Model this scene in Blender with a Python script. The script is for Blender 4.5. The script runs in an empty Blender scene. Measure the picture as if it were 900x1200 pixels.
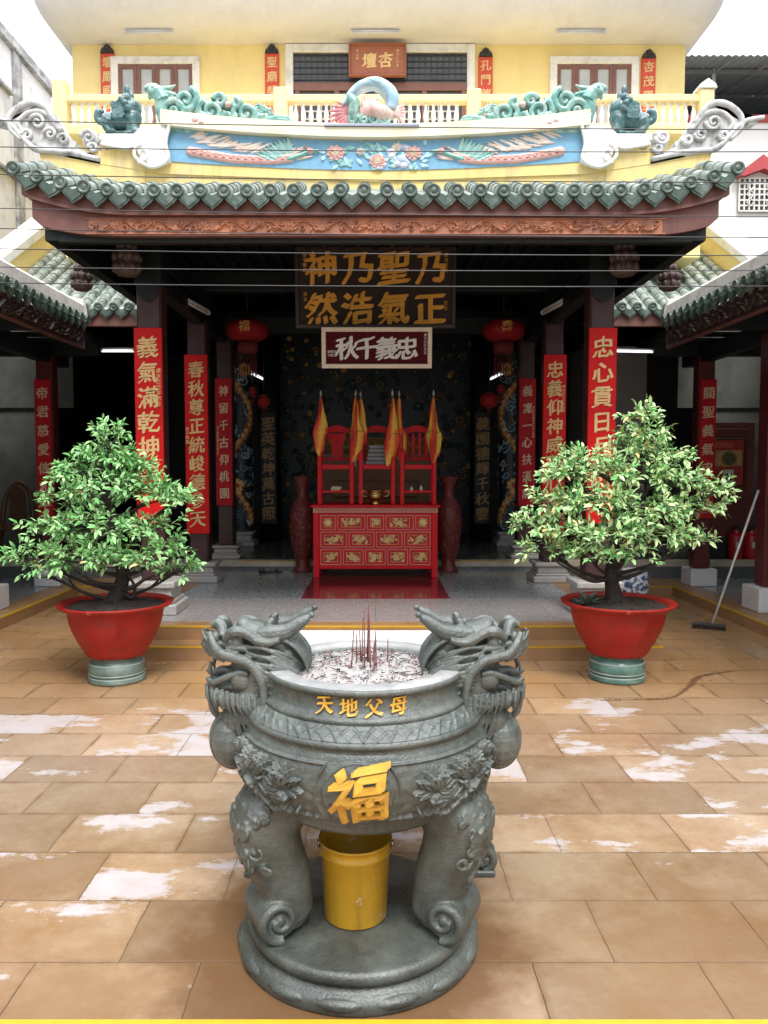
import bpy, math, random
import numpy as np
from mathutils import Vector, Matrix
random.seed(7); rng = np.random.default_rng(7)
sc = bpy.context.scene
PI = math.pi
# ------------------------------------------------------------------ camera
cam = bpy.data.cameras.new("camera"); camo = bpy.data.objects.new("camera", cam)
sc.collection.objects.link(camo); sc.camera = camo
cam.sensor_fit = 'VERTICAL'; cam.sensor_height = 36; cam.lens = 27.0
cam.shift_x = 10 / 1200; cam.clip_start = .05; cam.clip_end = 600
camo.location = (0, 0, 1.8); camo.rotation_euler = (math.radians(86.5), 0, 0)
# ------------------------------------------------------------------ world: overcast daylight
w = bpy.data.worlds.new("World"); sc.world = w; w.use_nodes = True
nt = w.node_tree; bg = nt.nodes["Background"]
sky = nt.nodes.new("ShaderNodeTexSky"); sky.sky_type = 'NISHITA'; sky.sun_disc = False
SUN_EL, SUN_AZ = 58, 165            # degrees; the sun stands high behind the camera, veiled by cloud
sky.sun_elevation = math.radians(SUN_EL); sky.sun_rotation = math.radians(SUN_AZ)
sky.air_density = 1.5; sky.dust_density = 3.0; sky.ozone_density = 1.0
hs = nt.nodes.new("ShaderNodeHueSaturation"); hs.inputs["Saturation"].default_value = .25
mx = nt.nodes.new("ShaderNodeMix"); mx.data_type = 'RGBA'; mx.inputs[0].default_value = .8
wtc = nt.nodes.new("ShaderNodeTexCoord"); wsp = nt.nodes.new("ShaderNodeSeparateXYZ"); nt.links.new(wtc.outputs["Generated"], wsp.inputs[0])
wmr = nt.nodes.new("ShaderNodeMapRange"); nt.links.new(wsp.outputs[2], wmr.inputs[0])          # overcast: the zenith is three times as bright as the horizon
wmr.inputs[1].default_value = .35; wmr.inputs[3].default_value = .26; wmr.inputs[4].default_value = 1.4
wmu = nt.nodes.new("ShaderNodeMix"); wmu.data_type = 'RGBA'; wmu.blend_type = 'MULTIPLY'; wmu.inputs[0].default_value = 1
wmu.inputs[6].default_value = (19.5, 20.0, 21.4, 1); wcc = nt.nodes.new("ShaderNodeCombineColor")
for i_ in range(3): nt.links.new(wmr.outputs[0], wcc.inputs[i_])
nt.links.new(wcc.outputs[0], wmu.inputs[7]); nt.links.new(wmu.outputs[2], mx.inputs[7])
nt.links.new(sky.outputs[0], hs.inputs["Color"]); nt.links.new(hs.outputs[0], mx.inputs[6])
nt.links.new(mx.outputs[2], bg.inputs[0]); bg.inputs[1].default_value = .10
sl = bpy.data.lights.new("sun", 'SUN'); sl.energy = 1.4; sl.angle = math.radians(18); sl.color = (1, .96, .9)
so = bpy.data.objects.new("sun", sl); sc.collection.objects.link(so)
el, az = math.radians(SUN_EL), math.radians(SUN_AZ)
sd = Vector((math.sin(az) * math.cos(el), math.cos(az) * math.cos(el), math.sin(el)))
so.rotation_euler = sd.to_track_quat('Z', 'Y').to_euler(); so.location = (3, -6, 14)
vs = sc.view_settings; sc.display_settings.display_device = 'sRGB'
vs.view_transform = 'Standard'; vs.look = 'None'; vs.gamma = 1; vs.use_curve_mapping = False; vs.exposure = .95
sc.cycles.max_bounces = 8; sc.cycles.diffuse_bounces = 4; sc.cycles.use_denoising = True

# ------------------------------------------------------------------ materials
MATS = {}
def M(name, col, rough=.6, var=.15, scale=8, bump=0, bscale=60, metal=0, col2=None, c2t=.55, c2s=3, spec=.5,
      attr=False, emit=None, coat=0, c2w=.12, trans=0, streak=0, speck=None):
    if name in MATS: return MATS[name]
    m = bpy.data.materials.new(name); m.use_nodes = True; t = m.node_tree; L = t.links.new
    b = t.nodes["Principled BSDF"]; N = t.nodes.new
    b.inputs["Roughness"].default_value = rough; b.inputs["Metallic"].default_value = metal
    b.inputs["Specular IOR Level"].default_value = spec; b.inputs["Coat Weight"].default_value = coat
    b.inputs["Coat Roughness"].default_value = .15
    if trans: b.inputs["Transmission Weight"].default_value = trans
    tc = N("ShaderNodeTexCoord")
    def noise(s, d=5, r=.6):
        n = N("ShaderNodeTexNoise"); n.inputs["Scale"].default_value = s; n.inputs["Detail"].default_value = d
        n.inputs["Roughness"].default_value = r; L(tc.outputs["Object"], n.inputs["Vector"]); return n.outputs["Fac"]
    if attr:
        a = N("ShaderNodeAttribute"); a.attribute_name = "Col"; src = a.outputs["Color"]
    else:
        r = N("ShaderNodeRGB"); r.outputs[0].default_value = (*col, 1); src = r.outputs[0]
    def mapr(fac, a, b_, lo, hi):
        q = N("ShaderNodeMapRange"); L(fac, q.inputs[0])
        for i, x in enumerate((a, b_, lo, hi)): q.inputs[i + 1].default_value = x
        return q.outputs[0]
    def mix(fac, A, B, typ='MIX'):
        q = N("ShaderNodeMix"); q.data_type = 'RGBA'; q.blend_type = typ
        if isinstance(fac, float): q.inputs[0].default_value = fac
        else: L(fac, q.inputs[0])
        L(A, q.inputs[6])
        if isinstance(B, tuple): q.inputs[7].default_value = (*B, 1)
        else: L(B, q.inputs[7])
        return q.outputs[2]
    if col2: src = mix(mapr(noise(c2s, 6, .65), c2t - c2w, c2t + c2w, 0, 1), src, col2)
    if streak:                                           # rain streaks
        sm = N("ShaderNodeMapping"); sm.inputs["Scale"].default_value = (5, 5, .35); L(tc.outputs["Object"], sm.inputs[0])
        sn = N("ShaderNodeTexNoise"); sn.inputs["Scale"].default_value = 1.6; sn.inputs["Detail"].default_value = 7; sn.inputs["Roughness"].default_value = .7; L(sm.outputs[0], sn.inputs[0])
        q = N("ShaderNodeMath"); q.operation = 'MULTIPLY'; L(mapr(sn.outputs["Fac"], .5, .72, 0, streak), q.inputs[0]); L(mapr(noise(.8, 3), .35, .6, .2, 1), q.inputs[1])
        src = mix(q.outputs[0], src, tuple(c * .35 for c in col))
    if speck: src = mix(mapr(noise(speck[1], 8, .75), speck[2], speck[2] + .05, 0, .8), src, speck[0])
    if var:
        f = mapr(noise(scale), .25, .75, 1 - var, 1 + var); g = N("ShaderNodeCombineColor")
        for i in range(3): L(f, g.inputs[i])
        src = mix(1.0, src, g.outputs[0], 'MULTIPLY')
        L(mapr(noise(scale * 1.7), .3, .7, max(.03, rough - .08), min(1, rough + .1)), b.inputs["Roughness"])
    L(src, b.inputs["Base Color"])
    if bump:
        n = N("ShaderNodeBump"); n.inputs["Strength"].default_value = bump; n.inputs["Distance"].default_value = .01
        L(noise(bscale, 4), n.inputs["Height"]); L(n.outputs[0], b.inputs["Normal"])
    if emit:
        b.inputs["Emission Color"].default_value = (*emit[:3], 1); b.inputs["Emission Strength"].default_value = emit[3]
    MATS[name] = m; return m

# ------------------------------------------------------------------ objects, groups, labels
col = sc.collection; WLOC = {}
def tag(o, label=None, cat=None, group=None, kind=None):
    if label: o["label"] = label
    if cat: o["category"] = cat
    if group: o["group"] = group
    if kind: o["kind"] = kind
    return o
def thing(name, loc, label, cat, group=None):
    o = bpy.data.objects.new(name, None); o.empty_display_size = .2; o.location = loc; col.objects.link(o)
    WLOC[o.name] = Vector(loc); return tag(o, label, cat, group)
def copy_tree(o, parent=None):
    c = o.copy(); col.objects.link(c); c.parent = parent
    for ch in list(o.children): copy_tree(ch, c)
    return c

class MB:
    """collects shapes, then links them as one mesh object"""
    def __init__(s): s.v = []; s.f = []; s.m = []; s.s = []; s.c = []; s.n = 0; s.T = None
    def add(s, vs, fs, smooth=False, mat=0, colr=None):
        vs = np.asarray(vs, dtype=float).reshape(-1, 3)
        if s.T is not None:
            Tm = np.array(s.T); vs = vs @ Tm[:3, :3].T + Tm[:3, 3]
        n = s.n; s.v.append(vs); s.n += len(vs)
        s.f += [tuple(i + n for i in f) for f in fs]; s.m += [mat] * len(fs); s.s += [smooth] * len(fs)
        if colr is None: colr = (1, 1, 1)
        c = np.asarray(colr, dtype=float)
        s.c.append(np.broadcast_to(c, (len(vs), 3)) if c.ndim == 1 else c)
        return s
    def box(s, x0, x1, y0, y1, z0, z1, b=.004, mat=0, colr=None):
        b = min(b, (x1 - x0) * .45, (y1 - y0) * .45, (z1 - z0) * .45)
        if b <= 0:
            vs = [(x, y, z) for x in (x0, x1) for y in (y0, y1) for z in (z0, z1)]
            return s.add(vs, [(0, 1, 3, 2), (4, 6, 7, 5), (0, 4, 5, 1), (2, 3, 7, 6), (0, 2, 6, 4), (1, 5, 7, 3)], False, mat, colr)
        lo, hi = (x0, y0, z0), (x1, y1, z1); vs = []; idx = {}
        for i in range(8):
            sg = [(i >> k) & 1 for k in range(3)]
            for ax in range(3):
                p = [(hi[k] - b if sg[k] else lo[k] + b) for k in range(3)]
                p[ax] = hi[ax] if sg[ax] else lo[ax]
                idx[(i, ax)] = len(vs); vs.append(p)
        fs = []
        for ax in range(3):
            a1, a2 = (ax + 1) % 3, (ax + 2) % 3
            for sd_ in (0, 1):
                q = [sd_ << ax | a << a1 | c << a2 for a, c in ((0, 0), (1, 0), (1, 1), (0, 1))]
                if not sd_: q = q[::-1]
                fs.append(tuple(idx[(i, ax)] for i in q))
        for ax in range(3):
            a1, a2 = (ax + 1) % 3, (ax + 2) % 3
            for p in (0, 1):
                for q in (0, 1):
                    i0 = p << a1 | q << a2; i1 = i0 | 1 << ax
                    f = (idx[(i0, a1)], idx[(i1, a1)], idx[(i1, a2)], idx[(i0, a2)])
                    fs.append(f if p ^ q else f[::-1])
        for i in range(8):
            f = (idx[(i, 0)], idx[(i, 1)], idx[(i, 2)])
            fs.append(f if bin(i).count('1') % 2 else f[::-1])
        return s.add(vs, fs, False, mat, colr)
    def prism(s, poly, d0, d1, plane='xz', mat=0, colr=None, smooth=False):
        P = list(poly); n = len(P)
        def p3(a, b_, d):
            return {'xz': (a, d, b_), 'yz': (d, a, b_), 'xy': (a, b_, d)}[plane]
        vs = [p3(a, b_, d0) for a, b_ in P] + [p3(a, b_, d1) for a, b_ in P]
        fs = [tuple(range(n)), tuple(range(2 * n - 1, n - 1, -1))]
        fs += [(i, i + n, (i + 1) % n + n, (i + 1) % n) for i in range(n)]
        return s.add(vs, fs, smooth, mat, colr)
    def tube(s, path, r, n=8, mat=0, colr=None, flat=None, cap=True, closed=False):
        """swept tube; r a number or list; flat=(axis vector, factor) squashes along an axis"""
        P = np.asarray(path, dtype=float); k = len(P)
        R = np.full(k, r, dtype=float) if np.isscalar(r) else np.interp(np.linspace(0, 1, k), np.linspace(0, 1, len(r)), r)
        Tn = np.gradient(P, axis=0); Tn /= np.linalg.norm(Tn, axis=1)[:, None] + 1e-12
        a = np.array((0, 0, 1.)) if abs(Tn[0][2]) < .9 else np.array((1., 0, 0))
        U = np.cross(Tn[0], a); U /= np.linalg.norm(U); vs = []
        ang = np.linspace(0, 2 * PI, n, endpoint=False)
        for i in range(k):
            U = U - Tn[i] * U.dot(Tn[i]); U /= np.linalg.norm(U) + 1e-12; V = np.cross(Tn[i], U)
            off = R[i] * (np.cos(ang)[:, None] * U + np.sin(ang)[:, None] * V)
            if flat is not None:
                ax = np.asarray(flat[0], float); off = off - np.outer(off @ ax, ax) * (1 - flat[1])
            vs.append(P[i] + off)
        vs = np.concatenate(vs)
        fs = [(i * n + j, i * n + (j + 1) % n, (i + 1) * n + (j + 1) % n, (i + 1) * n + j) for i in range(k - 1) for j in range(n)]
        if cap: fs += [tuple(range(n - 1, -1, -1)), tuple((k - 1) * n + j for j in range(n))]
        return s.add(vs, fs, True, mat, colr)
    def lathe(s, prof, n=48, c=(0, 0, 0), mat=0, colr=None, smooth=True, a0=0, a1=2 * PI, cap=True):
        full = abs(a1 - a0 - 2 * PI) < 1e-6; k = len(prof)
        ang = np.linspace(a0, a1, n, endpoint=not full)
        vs = np.array([(c[0] + r * math.cos(a), c[1] + r * math.sin(a), c[2] + z) for r, z in prof for a in ang])
        fs = []
        for i in range(k - 1):
            for j in range(n if full else n - 1):
                fs.append((i * n + j, i * n + (j + 1) % n, (i + 1) * n + (j + 1) % n, (i + 1) * n + j))
        if full and cap:
            if prof[0][0] > 1e-4: fs.append(tuple(range(n - 1, -1, -1)))
            if prof[-1][0] > 1e-4: fs.append(tuple((k - 1) * n + j for j in range(n)))
        return s.add(vs, fs, smooth, mat, colr)
    def ell(s, c, r, n=12, rot=None, mat=0, colr=None):
        m = max(6, n // 2 + 2); vs = []
        for i in range(m):
            t = PI * i / (m - 1)
            for j in range(n):
                a = 2 * PI * j / n; vs.append((r[0] * math.sin(t) * math.cos(a), r[1] * math.sin(t) * math.sin(a), r[2] * math.cos(t)))
        vs = np.array(vs)
        if rot is not None: vs = vs @ np.array(rot.to_3x3()).T
        fs = [(i * n + j, (i + 1) * n + j, (i + 1) * n + (j + 1) % n, i * n + (j + 1) % n) for i in range(m - 1) for j in range(n)]
        return s.add(vs + np.array(c), fs, True, mat, colr)
    def grid(s, A, mat=0, colr=None, smooth=True, flip=False):
        ny, nx = A.shape[:2]
        i, j = np.meshgrid(np.arange(ny - 1), np.arange(nx - 1), indexing='ij'); a = (i * nx + j).ravel()
        F = np.stack([a, a + 1, a + nx + 1, a + nx], 1)
        if flip: F = F[:, ::-1]
        return s.add(A.reshape(-1, 3), [tuple(x) for x in F.tolist()], smooth, mat, None if colr is None else np.asarray(colr).reshape(-1, 3))
    def build(s, name, mats, parent=None, remesh=0, smoothn=0, kind=None):
        V = np.concatenate(s.v)
        if parent is not None: off = np.array(WLOC[parent.name])
        else: off = np.array(((V[:, 0].min() + V[:, 0].max()) / 2, (V[:, 1].min() + V[:, 1].max()) / 2, V[:, 2].min()))
        me = bpy.data.meshes.new(name); me.from_pydata((V - off).tolist(), [], s.f)
        mats = mats if isinstance(mats, (list, tuple)) else [mats]
        for m in mats: me.materials.append(m)
        me.polygons.foreach_set("material_index", s.m); me.polygons.foreach_set("use_smooth", s.s)
        at = me.color_attributes.new("Col", 'FLOAT_COLOR', 'POINT')
        C = np.concatenate(s.c); at.data.foreach_set("color", np.concatenate([C, np.ones((len(C), 1))], 1).ravel())
        me.update(); o = bpy.data.objects.new(name, me); col.objects.link(o)
        if remesh:
            r = o.modifiers.new("r", 'REMESH'); r.mode = 'VOXEL'; r.voxel_size = remesh; r.use_smooth_shade = True
            if smoothn: q = o.modifiers.new("s", 'SMOOTH'); q.iterations = smoothn; q.factor = .5
            dg = bpy.context.evaluated_depsgraph_get(); m2 = bpy.data.meshes.new_from_object(o.evaluated_get(dg))
            o.modifiers.clear(); o.data = m2; m2.name = name
        if parent is not None: o.parent = parent
        else: o.location = off
        WLOC[o.name] = Vector(off)
        if kind: o["kind"] = kind
        return o

# ------------------------------------------------------------------ lettering
GL = {}
def glyph(ch):
    if ch not in GL:
        c = bpy.data.curves.new("t", 'FONT'); c.body = ch; c.size = 1; c.resolution_u = 3; c.fill_mode = 'FRONT'
        o = bpy.data.objects.new("t", c); col.objects.link(o)
        me = bpy.data.meshes.new_from_object(o.evaluated_get(bpy.context.evaluated_depsgraph_get()))
        V = np.array([v.co[:2] for v in me.vertices]).reshape(-1, 2); F = [tuple(p.vertices) for p in me.polygons]
        if len(V): V = V - (V.max(0) + V.min(0)) / 2 if ch not in '一' else V - np.array((.5, .38))
        bpy.data.objects.remove(o); bpy.data.curves.remove(c); bpy.data.meshes.remove(me)
        GL[ch] = (V, F)
    return GL[ch]
def write(mb, ch, cx, cz, size, fn, nib=.024, slant=.09, xs=1.0, mat=0, step=.0008, jit=0, seed=None):
    """brush-like character: the glyph swept by a slanted nib; fn(x, z, depth) places it on its surface"""
    V, F = glyph(ch)
    if seed is not None: random.seed(seed)
    if not len(V): return
    sx = xs * (1 + random.uniform(-jit, jit)); sl_ = slant + random.uniform(-jit, jit) * .4
    p = [random.uniform(0, 6.28) for _ in range(4)]; wv = .016 if size > .1 else 0     # the unsteadiness of a hand-led brush
    V = V + wv * np.stack([np.sin(V[:, 1] * 9 + p[0]) + .6 * np.sin(V[:, 0] * 13 + p[1]), np.sin(V[:, 0] * 10 + p[2]) + .6 * np.sin(V[:, 1] * 15 + p[3])], 1) + np.stack([.05 * V[:, 1] ** 2, -.10 * V[:, 0] ** 2], 1) * (wv > 0)
    for k, (ox, oz) in enumerate(((0, 0), (nib, nib * .8), (-nib, -nib * .8), (nib * .5, nib * .4), (-nib * .5, -nib * .4))):
        X = (V[:, 0] * sx + ox) * size + cx; Z = (V[:, 1] + V[:, 0] * sl_ + oz) * size + cz
        mb.add(fn(X, Z, np.full(len(X), .001 + k * step)), F, False, mat)
def on_wall(y):                       # a surface facing the courtyard
    return lambda X, Z, d: np.stack([X, y - d, Z], 1)

# ------------------------------------------------------------------ carved relief
class Relief:
    def __init__(s, w_, h_, nx, ny, colr=(1, 1, 1)):
        s.u, s.v = np.meshgrid(np.linspace(-w_ / 2, w_ / 2, nx), np.linspace(-h_ / 2, h_ / 2, ny))
        s.H = np.zeros_like(s.u); s.C = np.tile(np.array(colr, float), (ny, nx, 1)); s.w = w_; s.h = h_
    def put(s, m, h, colr=None):
        s.H = np.where(m, np.maximum(h, s.H * .55 + h * .5), s.H)
        if colr is not None: s.C[m] = colr
    def petal(s, x, y, a, l, w_, ht, colr=None, fat=.8, vein=.25):
        du, dv = s.u - x, s.v - y; p = du * math.cos(a) + dv * math.sin(a); q = -du * math.sin(a) + dv * math.cos(a)
        t = np.clip(p / l, 0, 1); hw = w_ / 2 * np.sin(PI * t) ** fat + 1e-9
        m = (p > 0) & (p < l) & (abs(q) < hw)
        s.put(m, ht * (np.sqrt(np.clip(1 - (q / hw) ** 2, 0, 1)) * (.55 + .45 * t) - vein * np.exp(-(q / (w_ * .08)) ** 2) * (t < .85)), colr)
    def disc(s, x, y, r, ht, colr=None, sx=1):
        d = np.hypot((s.u - x) / sx, s.v - y) / r; s.put(d < 1, ht * np.sqrt(np.clip(1 - d * d, 0, 1)), colr)
    def stroke(s, pts, w_, ht, colr=None, taper=False):
        P = np.asarray(pts, float); D = np.full(s.u.shape, 1e9); W = np.full(s.u.shape, w_)
        for i in range(len(P) - 1):
            a, b = P[i], P[i + 1]; d = b - a; L2 = d.dot(d) + 1e-12
            t = np.clip(((s.u - a[0]) * d[0] + (s.v - a[1]) * d[1]) / L2, 0, 1)
            dd = np.hypot(s.u - a[0] - t * d[0], s.v - a[1] - t * d[1]); c = dd < D; D = np.where(c, dd, D)
            if taper: W = np.where(c, w_ * (1 - .8 * (i + t) / (len(P) - 1)), W)
        x = D / (W / 2); s.put(x < 1, ht * np.sqrt(np.clip(1 - x * x, 0, 1)), colr)
    def spiral(s, x, y, r, turns, w_, ht, a0=0, sgn=1, colr=None):
        t = np.linspace(0, 1, 26); rr = r * (1 - .88 * t); a = a0 + sgn * turns * 2 * PI * t
        s.stroke(np.stack([x + rr * np.cos(a), y + rr * np.sin(a)], 1), w_, ht, colr, True)
    def flower(s, x, y, r, ht, c1=None, c2=None, n=8, sq=1.0, a0=0):
        for ring, (k, f, hh) in enumerate(((n, 1, .6), (n, .72, .8), (max(5, n - 2), .45, 1))):
            for i in range(k):
                a = 2 * PI * (i + .5 * ring) / k + a0
                s.petal(x, y, a, r * f, r * f * .75, ht * hh, c1 if ring < 2 else (c2 or c1), .6)
        s.disc(x, y, r * .16, ht * 1.05, c2)
    def mesh(s, mb, fn, mat=0, flip=False):
        A = fn(s.u.ravel(), s.v.ravel(), s.H.ravel()).reshape(*s.u.shape, 3); mb.grid(A, mat, s.C, True, flip)

def spiral_path(cx, cz, r0, r1, turns, a0, y, n=28, sgn=1):
    t = np.linspace(0, 1, n); r = r0 + (r1 - r0) * t; a = a0 + sgn * turns * 2 * PI * t
    return np.stack([cx + r * np.cos(a), np.full(n, y), cz + r * np.sin(a)], 1)
def smooth_path(pts, n=24):
    P = np.asarray(pts, float); k = len(P); P = np.concatenate([[2 * P[0] - P[1]], P, [2 * P[-1] - P[-2]]]); out = []
    for x in np.linspace(0, k - 1 - 1e-9, n):
        i = int(x); t = x - i; a, b, c, d = P[i], P[i + 1], P[i + 2], P[i + 3]
        out.append(.5 * (2 * b + (c - a) * t + (2 * a - 5 * b + 4 * c - d) * t * t + (3 * b - a - 3 * c + d) * t ** 3))
    return np.array(out)
def fnY(y): return lambda U, V, H: np.stack([U, y - H, V], 1)
# ================================================================== the setting
def paving_mat(name, bw, rh, y0, x0, wet, dry, amount=.5):
    """running-bond stone slabs, soaked dark with paler patches that have dried"""
    m = bpy.data.materials.new(name); m.use_nodes = True; t = m.node_tree; L = t.links.new; N = t.nodes.new
    b = t.nodes["Principled BSDF"]; geo = N("ShaderNodeNewGeometry")
    mp = N("ShaderNodeMapping"); mp.inputs["Location"].default_value = (-x0, -y0, 0); L(geo.outputs["Position"], mp.inputs[0])
    def wob(scale, amt, src):
        n = N("ShaderNodeTexNoise"); n.inputs["Scale"].default_value = scale; n.inputs["Detail"].default_value = 3
        L(src, n.inputs[0]); v = N("ShaderNodeVectorMath"); v.operation = 'MULTIPLY_ADD'
        L(n.outputs["Color"], v.inputs[0]); v.inputs[1].default_value = (amt,) * 3; 
        a = N("ShaderNodeVectorMath"); a.operation = 'SUBTRACT'; L(src, a.inputs[0]); a.inputs[1].default_value = (amt / 2,) * 3
        L(a.outputs[0], v.inputs[2]); return v.outputs[0]
    pos = wob(7, .012, mp.outputs[0])
    def brick(c1, c2, mo, mortar, smooth=.3):
        k = N("ShaderNodeTexBrick"); k.offset = .5; k.offset_frequency = 2; k.inputs["Scale"].default_value = 1
        k.inputs["Brick Width"].default_value = bw; k.inputs["Row Height"].default_value = rh
        k.inputs["Mortar Size"].default_value = mortar; k.inputs["Mortar Smooth"].default_value = smooth
        k.inputs["Color1"].default_value = (*c1, 1); k.inputs["Color2"].default_value = (*c2, 1); k.inputs["Mortar"].default_value = (*mo, 1)
        L(pos, k.inputs[0]); return k
    kb = brick((0, 0, 0), (1, 1, 1), (.5, .5, .5), 0, 0)      # one random value per slab
    km = brick(wet, wet, (.05, .03, .02), .0032, .5)
    def noise(s, d=6, r=.6, src=None):
        n = N("ShaderNodeTexNoise"); n.inputs["Scale"].default_value = s; n.inputs["Detail"].default_value = d
        n.inputs["Roughness"].default_value = r; L(src or geo.outputs["Position"], n.inputs[0]); return n.outputs["Fac"]
    def mapr(f, a, b_, lo, hi):
        q = N("ShaderNodeMapRange"); L(f, q.inputs[0])
        for i, x in enumerate((a, b_, lo, hi)): q.inputs[i + 1].default_value = x
        return q.outputs[0]
    def mathn(op, a, b_):
        q = N("ShaderNodeMath"); q.operation = op
        for i, x in enumerate((a, b_)):
            if isinstance(x, (int, float)): q.inputs[i].default_value = x
            else: L(x, q.inputs[i])
        return q.outputs[0]
    def mix(f, A, B, typ='MIX'):
        q = N("ShaderNodeMix"); q.data_type = 'RGBA'; q.blend_type = typ
        if isinstance(f, (int, float)): q.inputs[0].default_value = f
        else: L(f, q.inputs[0])
        for i, x in ((6, A), (7, B)):
            if isinstance(x, tuple): q.inputs[i].default_value = (*x, 1)
            else: L(x, q.inputs[i])
        return q.outputs[2]
    # slab tint, stains
    hue = mix(mapr(noise(1.1, 6, .65), .40, .60, 0, 1), wet, tuple(c * k for c, k in zip(wet, (.66, .53, .40))))
    hue = mix(mapr(noise(.55, 3), .45, .7, 0, .6), hue, tuple(c * k for c, k in zip(wet, (1.15, 1.22, 1.42))))
    f = mathn('MULTIPLY', mapr(kb.outputs["Color"], 0, 1, .72, 1.18), mapr(noise(26, 8, .75), .3, .7, .9, 1.1))
    g = N("ShaderNodeCombineColor")
    for i in range(3): L(f, g.inputs[i])
    c = mix(1.0, hue, g.outputs[0], 'MULTIPLY')
    sp0 = N("ShaderNodeSeparateXYZ"); L(geo.outputs["Position"], sp0.inputs[0])
    wetf = mathn('MULTIPLY', mapr(sp0.outputs[1], 4.9, 6.3, 0, .8), mapr(noise(.9, 3), .3, .6, .6, 1))
    c = mix(wetf, c, tuple(q * k for q, k in zip(wet, (1.10, .84, .50))))
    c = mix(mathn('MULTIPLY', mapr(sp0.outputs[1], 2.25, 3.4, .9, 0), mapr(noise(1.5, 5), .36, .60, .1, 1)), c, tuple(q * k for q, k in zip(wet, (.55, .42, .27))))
    # scattered grit and pits
    vo = N("ShaderNodeTexVoronoi"); vo.inputs["Scale"].default_value = 14; L(geo.outputs["Position"], vo.inputs[0])
    c = mix(mathn('MULTIPLY', mapr(vo.outputs["Distance"], .02, .06, 1, 0), mapr(noise(3), .5, .6, 0, .6)), c, (.1, .06, .04))
    # dried patches: blotches that stop at some slab edges
    mp2 = N("ShaderNodeMapping"); mp2.inputs["Scale"].default_value = (1.0, 1.9, 1); L(geo.outputs["Position"], mp2.inputs[0])
    sh = mathn('ADD', noise(1.35, 7, .6, mp2.outputs[0]), mapr(kb.outputs["Color"], 0, 1, -.10, .05))
    sep = N("ShaderNodeSeparateXYZ"); L(geo.outputs["Position"], sep.inputs[0])
    ax = mathn('ABSOLUTE', sep.outputs[0], 0)
    near = mapr(sep.outputs[1], 2.4, 3.8, -.06, .0)              # the slabs by the urn are wetter
    far = mapr(sep.outputs[1], 5.6, 6.6, 0, -.3)                 # so is the far end
    sh = mathn('ADD', mathn('ADD', sh, near), far)
    brk = mathn('MULTIPLY', mathn('SUBTRACT', noise(30, 6, .8), .5), .10)
    dm = mapr(mathn('ADD', sh, brk), amount - .004, amount + .034, 0, 1)
    dm = mathn('MULTIPLY', dm, mapr(noise(9, 6, .75), .30, .58, .62, 1))
    # the soaked, stained slabs round the burner
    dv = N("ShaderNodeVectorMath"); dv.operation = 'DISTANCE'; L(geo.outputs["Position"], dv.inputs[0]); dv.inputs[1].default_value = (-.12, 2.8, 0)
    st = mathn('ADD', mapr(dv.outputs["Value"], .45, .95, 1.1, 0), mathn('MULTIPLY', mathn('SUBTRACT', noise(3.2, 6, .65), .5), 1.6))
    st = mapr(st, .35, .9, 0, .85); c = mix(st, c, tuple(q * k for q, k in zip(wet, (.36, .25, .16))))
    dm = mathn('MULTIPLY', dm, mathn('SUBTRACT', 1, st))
    # grime gathered along the joints
    kg = brick((0, 0, 0), (0, 0, 0), (1, 1, 1), .03, 1.0)
    c = mix(mathn('MULTIPLY', mathn('MULTIPLY', kg.outputs["Fac"], mapr(noise(5, 5, .7), .40, .62, 0, 1)), .75), c, tuple(q * k for q, k in zip(wet, (.5, .4, .3))))
    c = mix(mathn('MULTIPLY', dm, .92), c, dry)
    c = mix(mathn('MULTIPLY', km.outputs["Fac"], mapr(noise(2.1, 3), .35, .6, .45, 1)), c, (.09, .055, .03))
    L(c, b.inputs["Base Color"])
    r = mathn('ADD', mapr(noise(2.3, 4), .3, .7, .12, .32), mathn('MULTIPLY', dm, .3)); L(r, b.inputs["Roughness"])
    bp = N("ShaderNodeBump"); bp.inputs["Strength"].default_value = .35; bp.inputs["Distance"].default_value = .006
    hgt = mathn('SUBTRACT', mathn('MULTIPLY', noise(38, 5, .7), .35), mathn('MULTIPLY', km.outputs["Fac"], 1.2))
    hgt = mathn('ADD', hgt, mathn('MULTIPLY', noise(4, 3), .6))
    L(hgt, bp.inputs["Height"]); L(bp.outputs[0], b.inputs["Normal"]); MATS[name] = m; return m

m_pave = paving_mat("courtyard_slab", .6, .396, 2.68, .268 + .3, (.352, .258, .170), (.42, .385, .385), .54)
m_step = M("brown_tile", (.32, .18, .085), .35, .2, 5, .1, 40)
m_yline = M("yellow_paint", (.52, .30, .012), .5, .12, 20)
m_granite = M("polished_granite", (.17, .185, .19), .13, .5, 22, .04, 40, col2=(.38, .40, .40), c2s=30, c2w=.16)
m_granp = M("pale_granite", (.25, .235, .228), .2, .35, 40, col2=(.36, .345, .335), c2s=34, c2w=.16)
m_redst = M("red_granite", (.20, .03, .035), .08, .15, 50)
m_earth = M("ground", (.2, .18, .15), .9, .2, 1)
m_hall = M("hall_tile", (.13, .14, .14), .2, .15, 4)

b = MB(); b.box(-250, 250, -150, 350, -.4, -.02, 0); b.build("ground", m_earth, kind="structure")
b = MB(); b.box(-4.1, 4.1, 2.2, 10.62, -.2, 0, 0); b.build("courtyard", m_pave, kind="structure")
def stripe(mb, x0, x1, y0, y1, z): mb.box(x0, x1, y0, y1, z - .012, z + .003, .001)
# the step the photographer stands on
b = MB(); b.box(-4.1, 4.1, -6, 2.215, -.2, .13, .006); o = b.build("front_step", m_step, kind="structure")
b = MB(); stripe(b, -4.1, 4.1, 2.165, 2.217, .13); b.build("yellow_stripe", m_yline, o)
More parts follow.
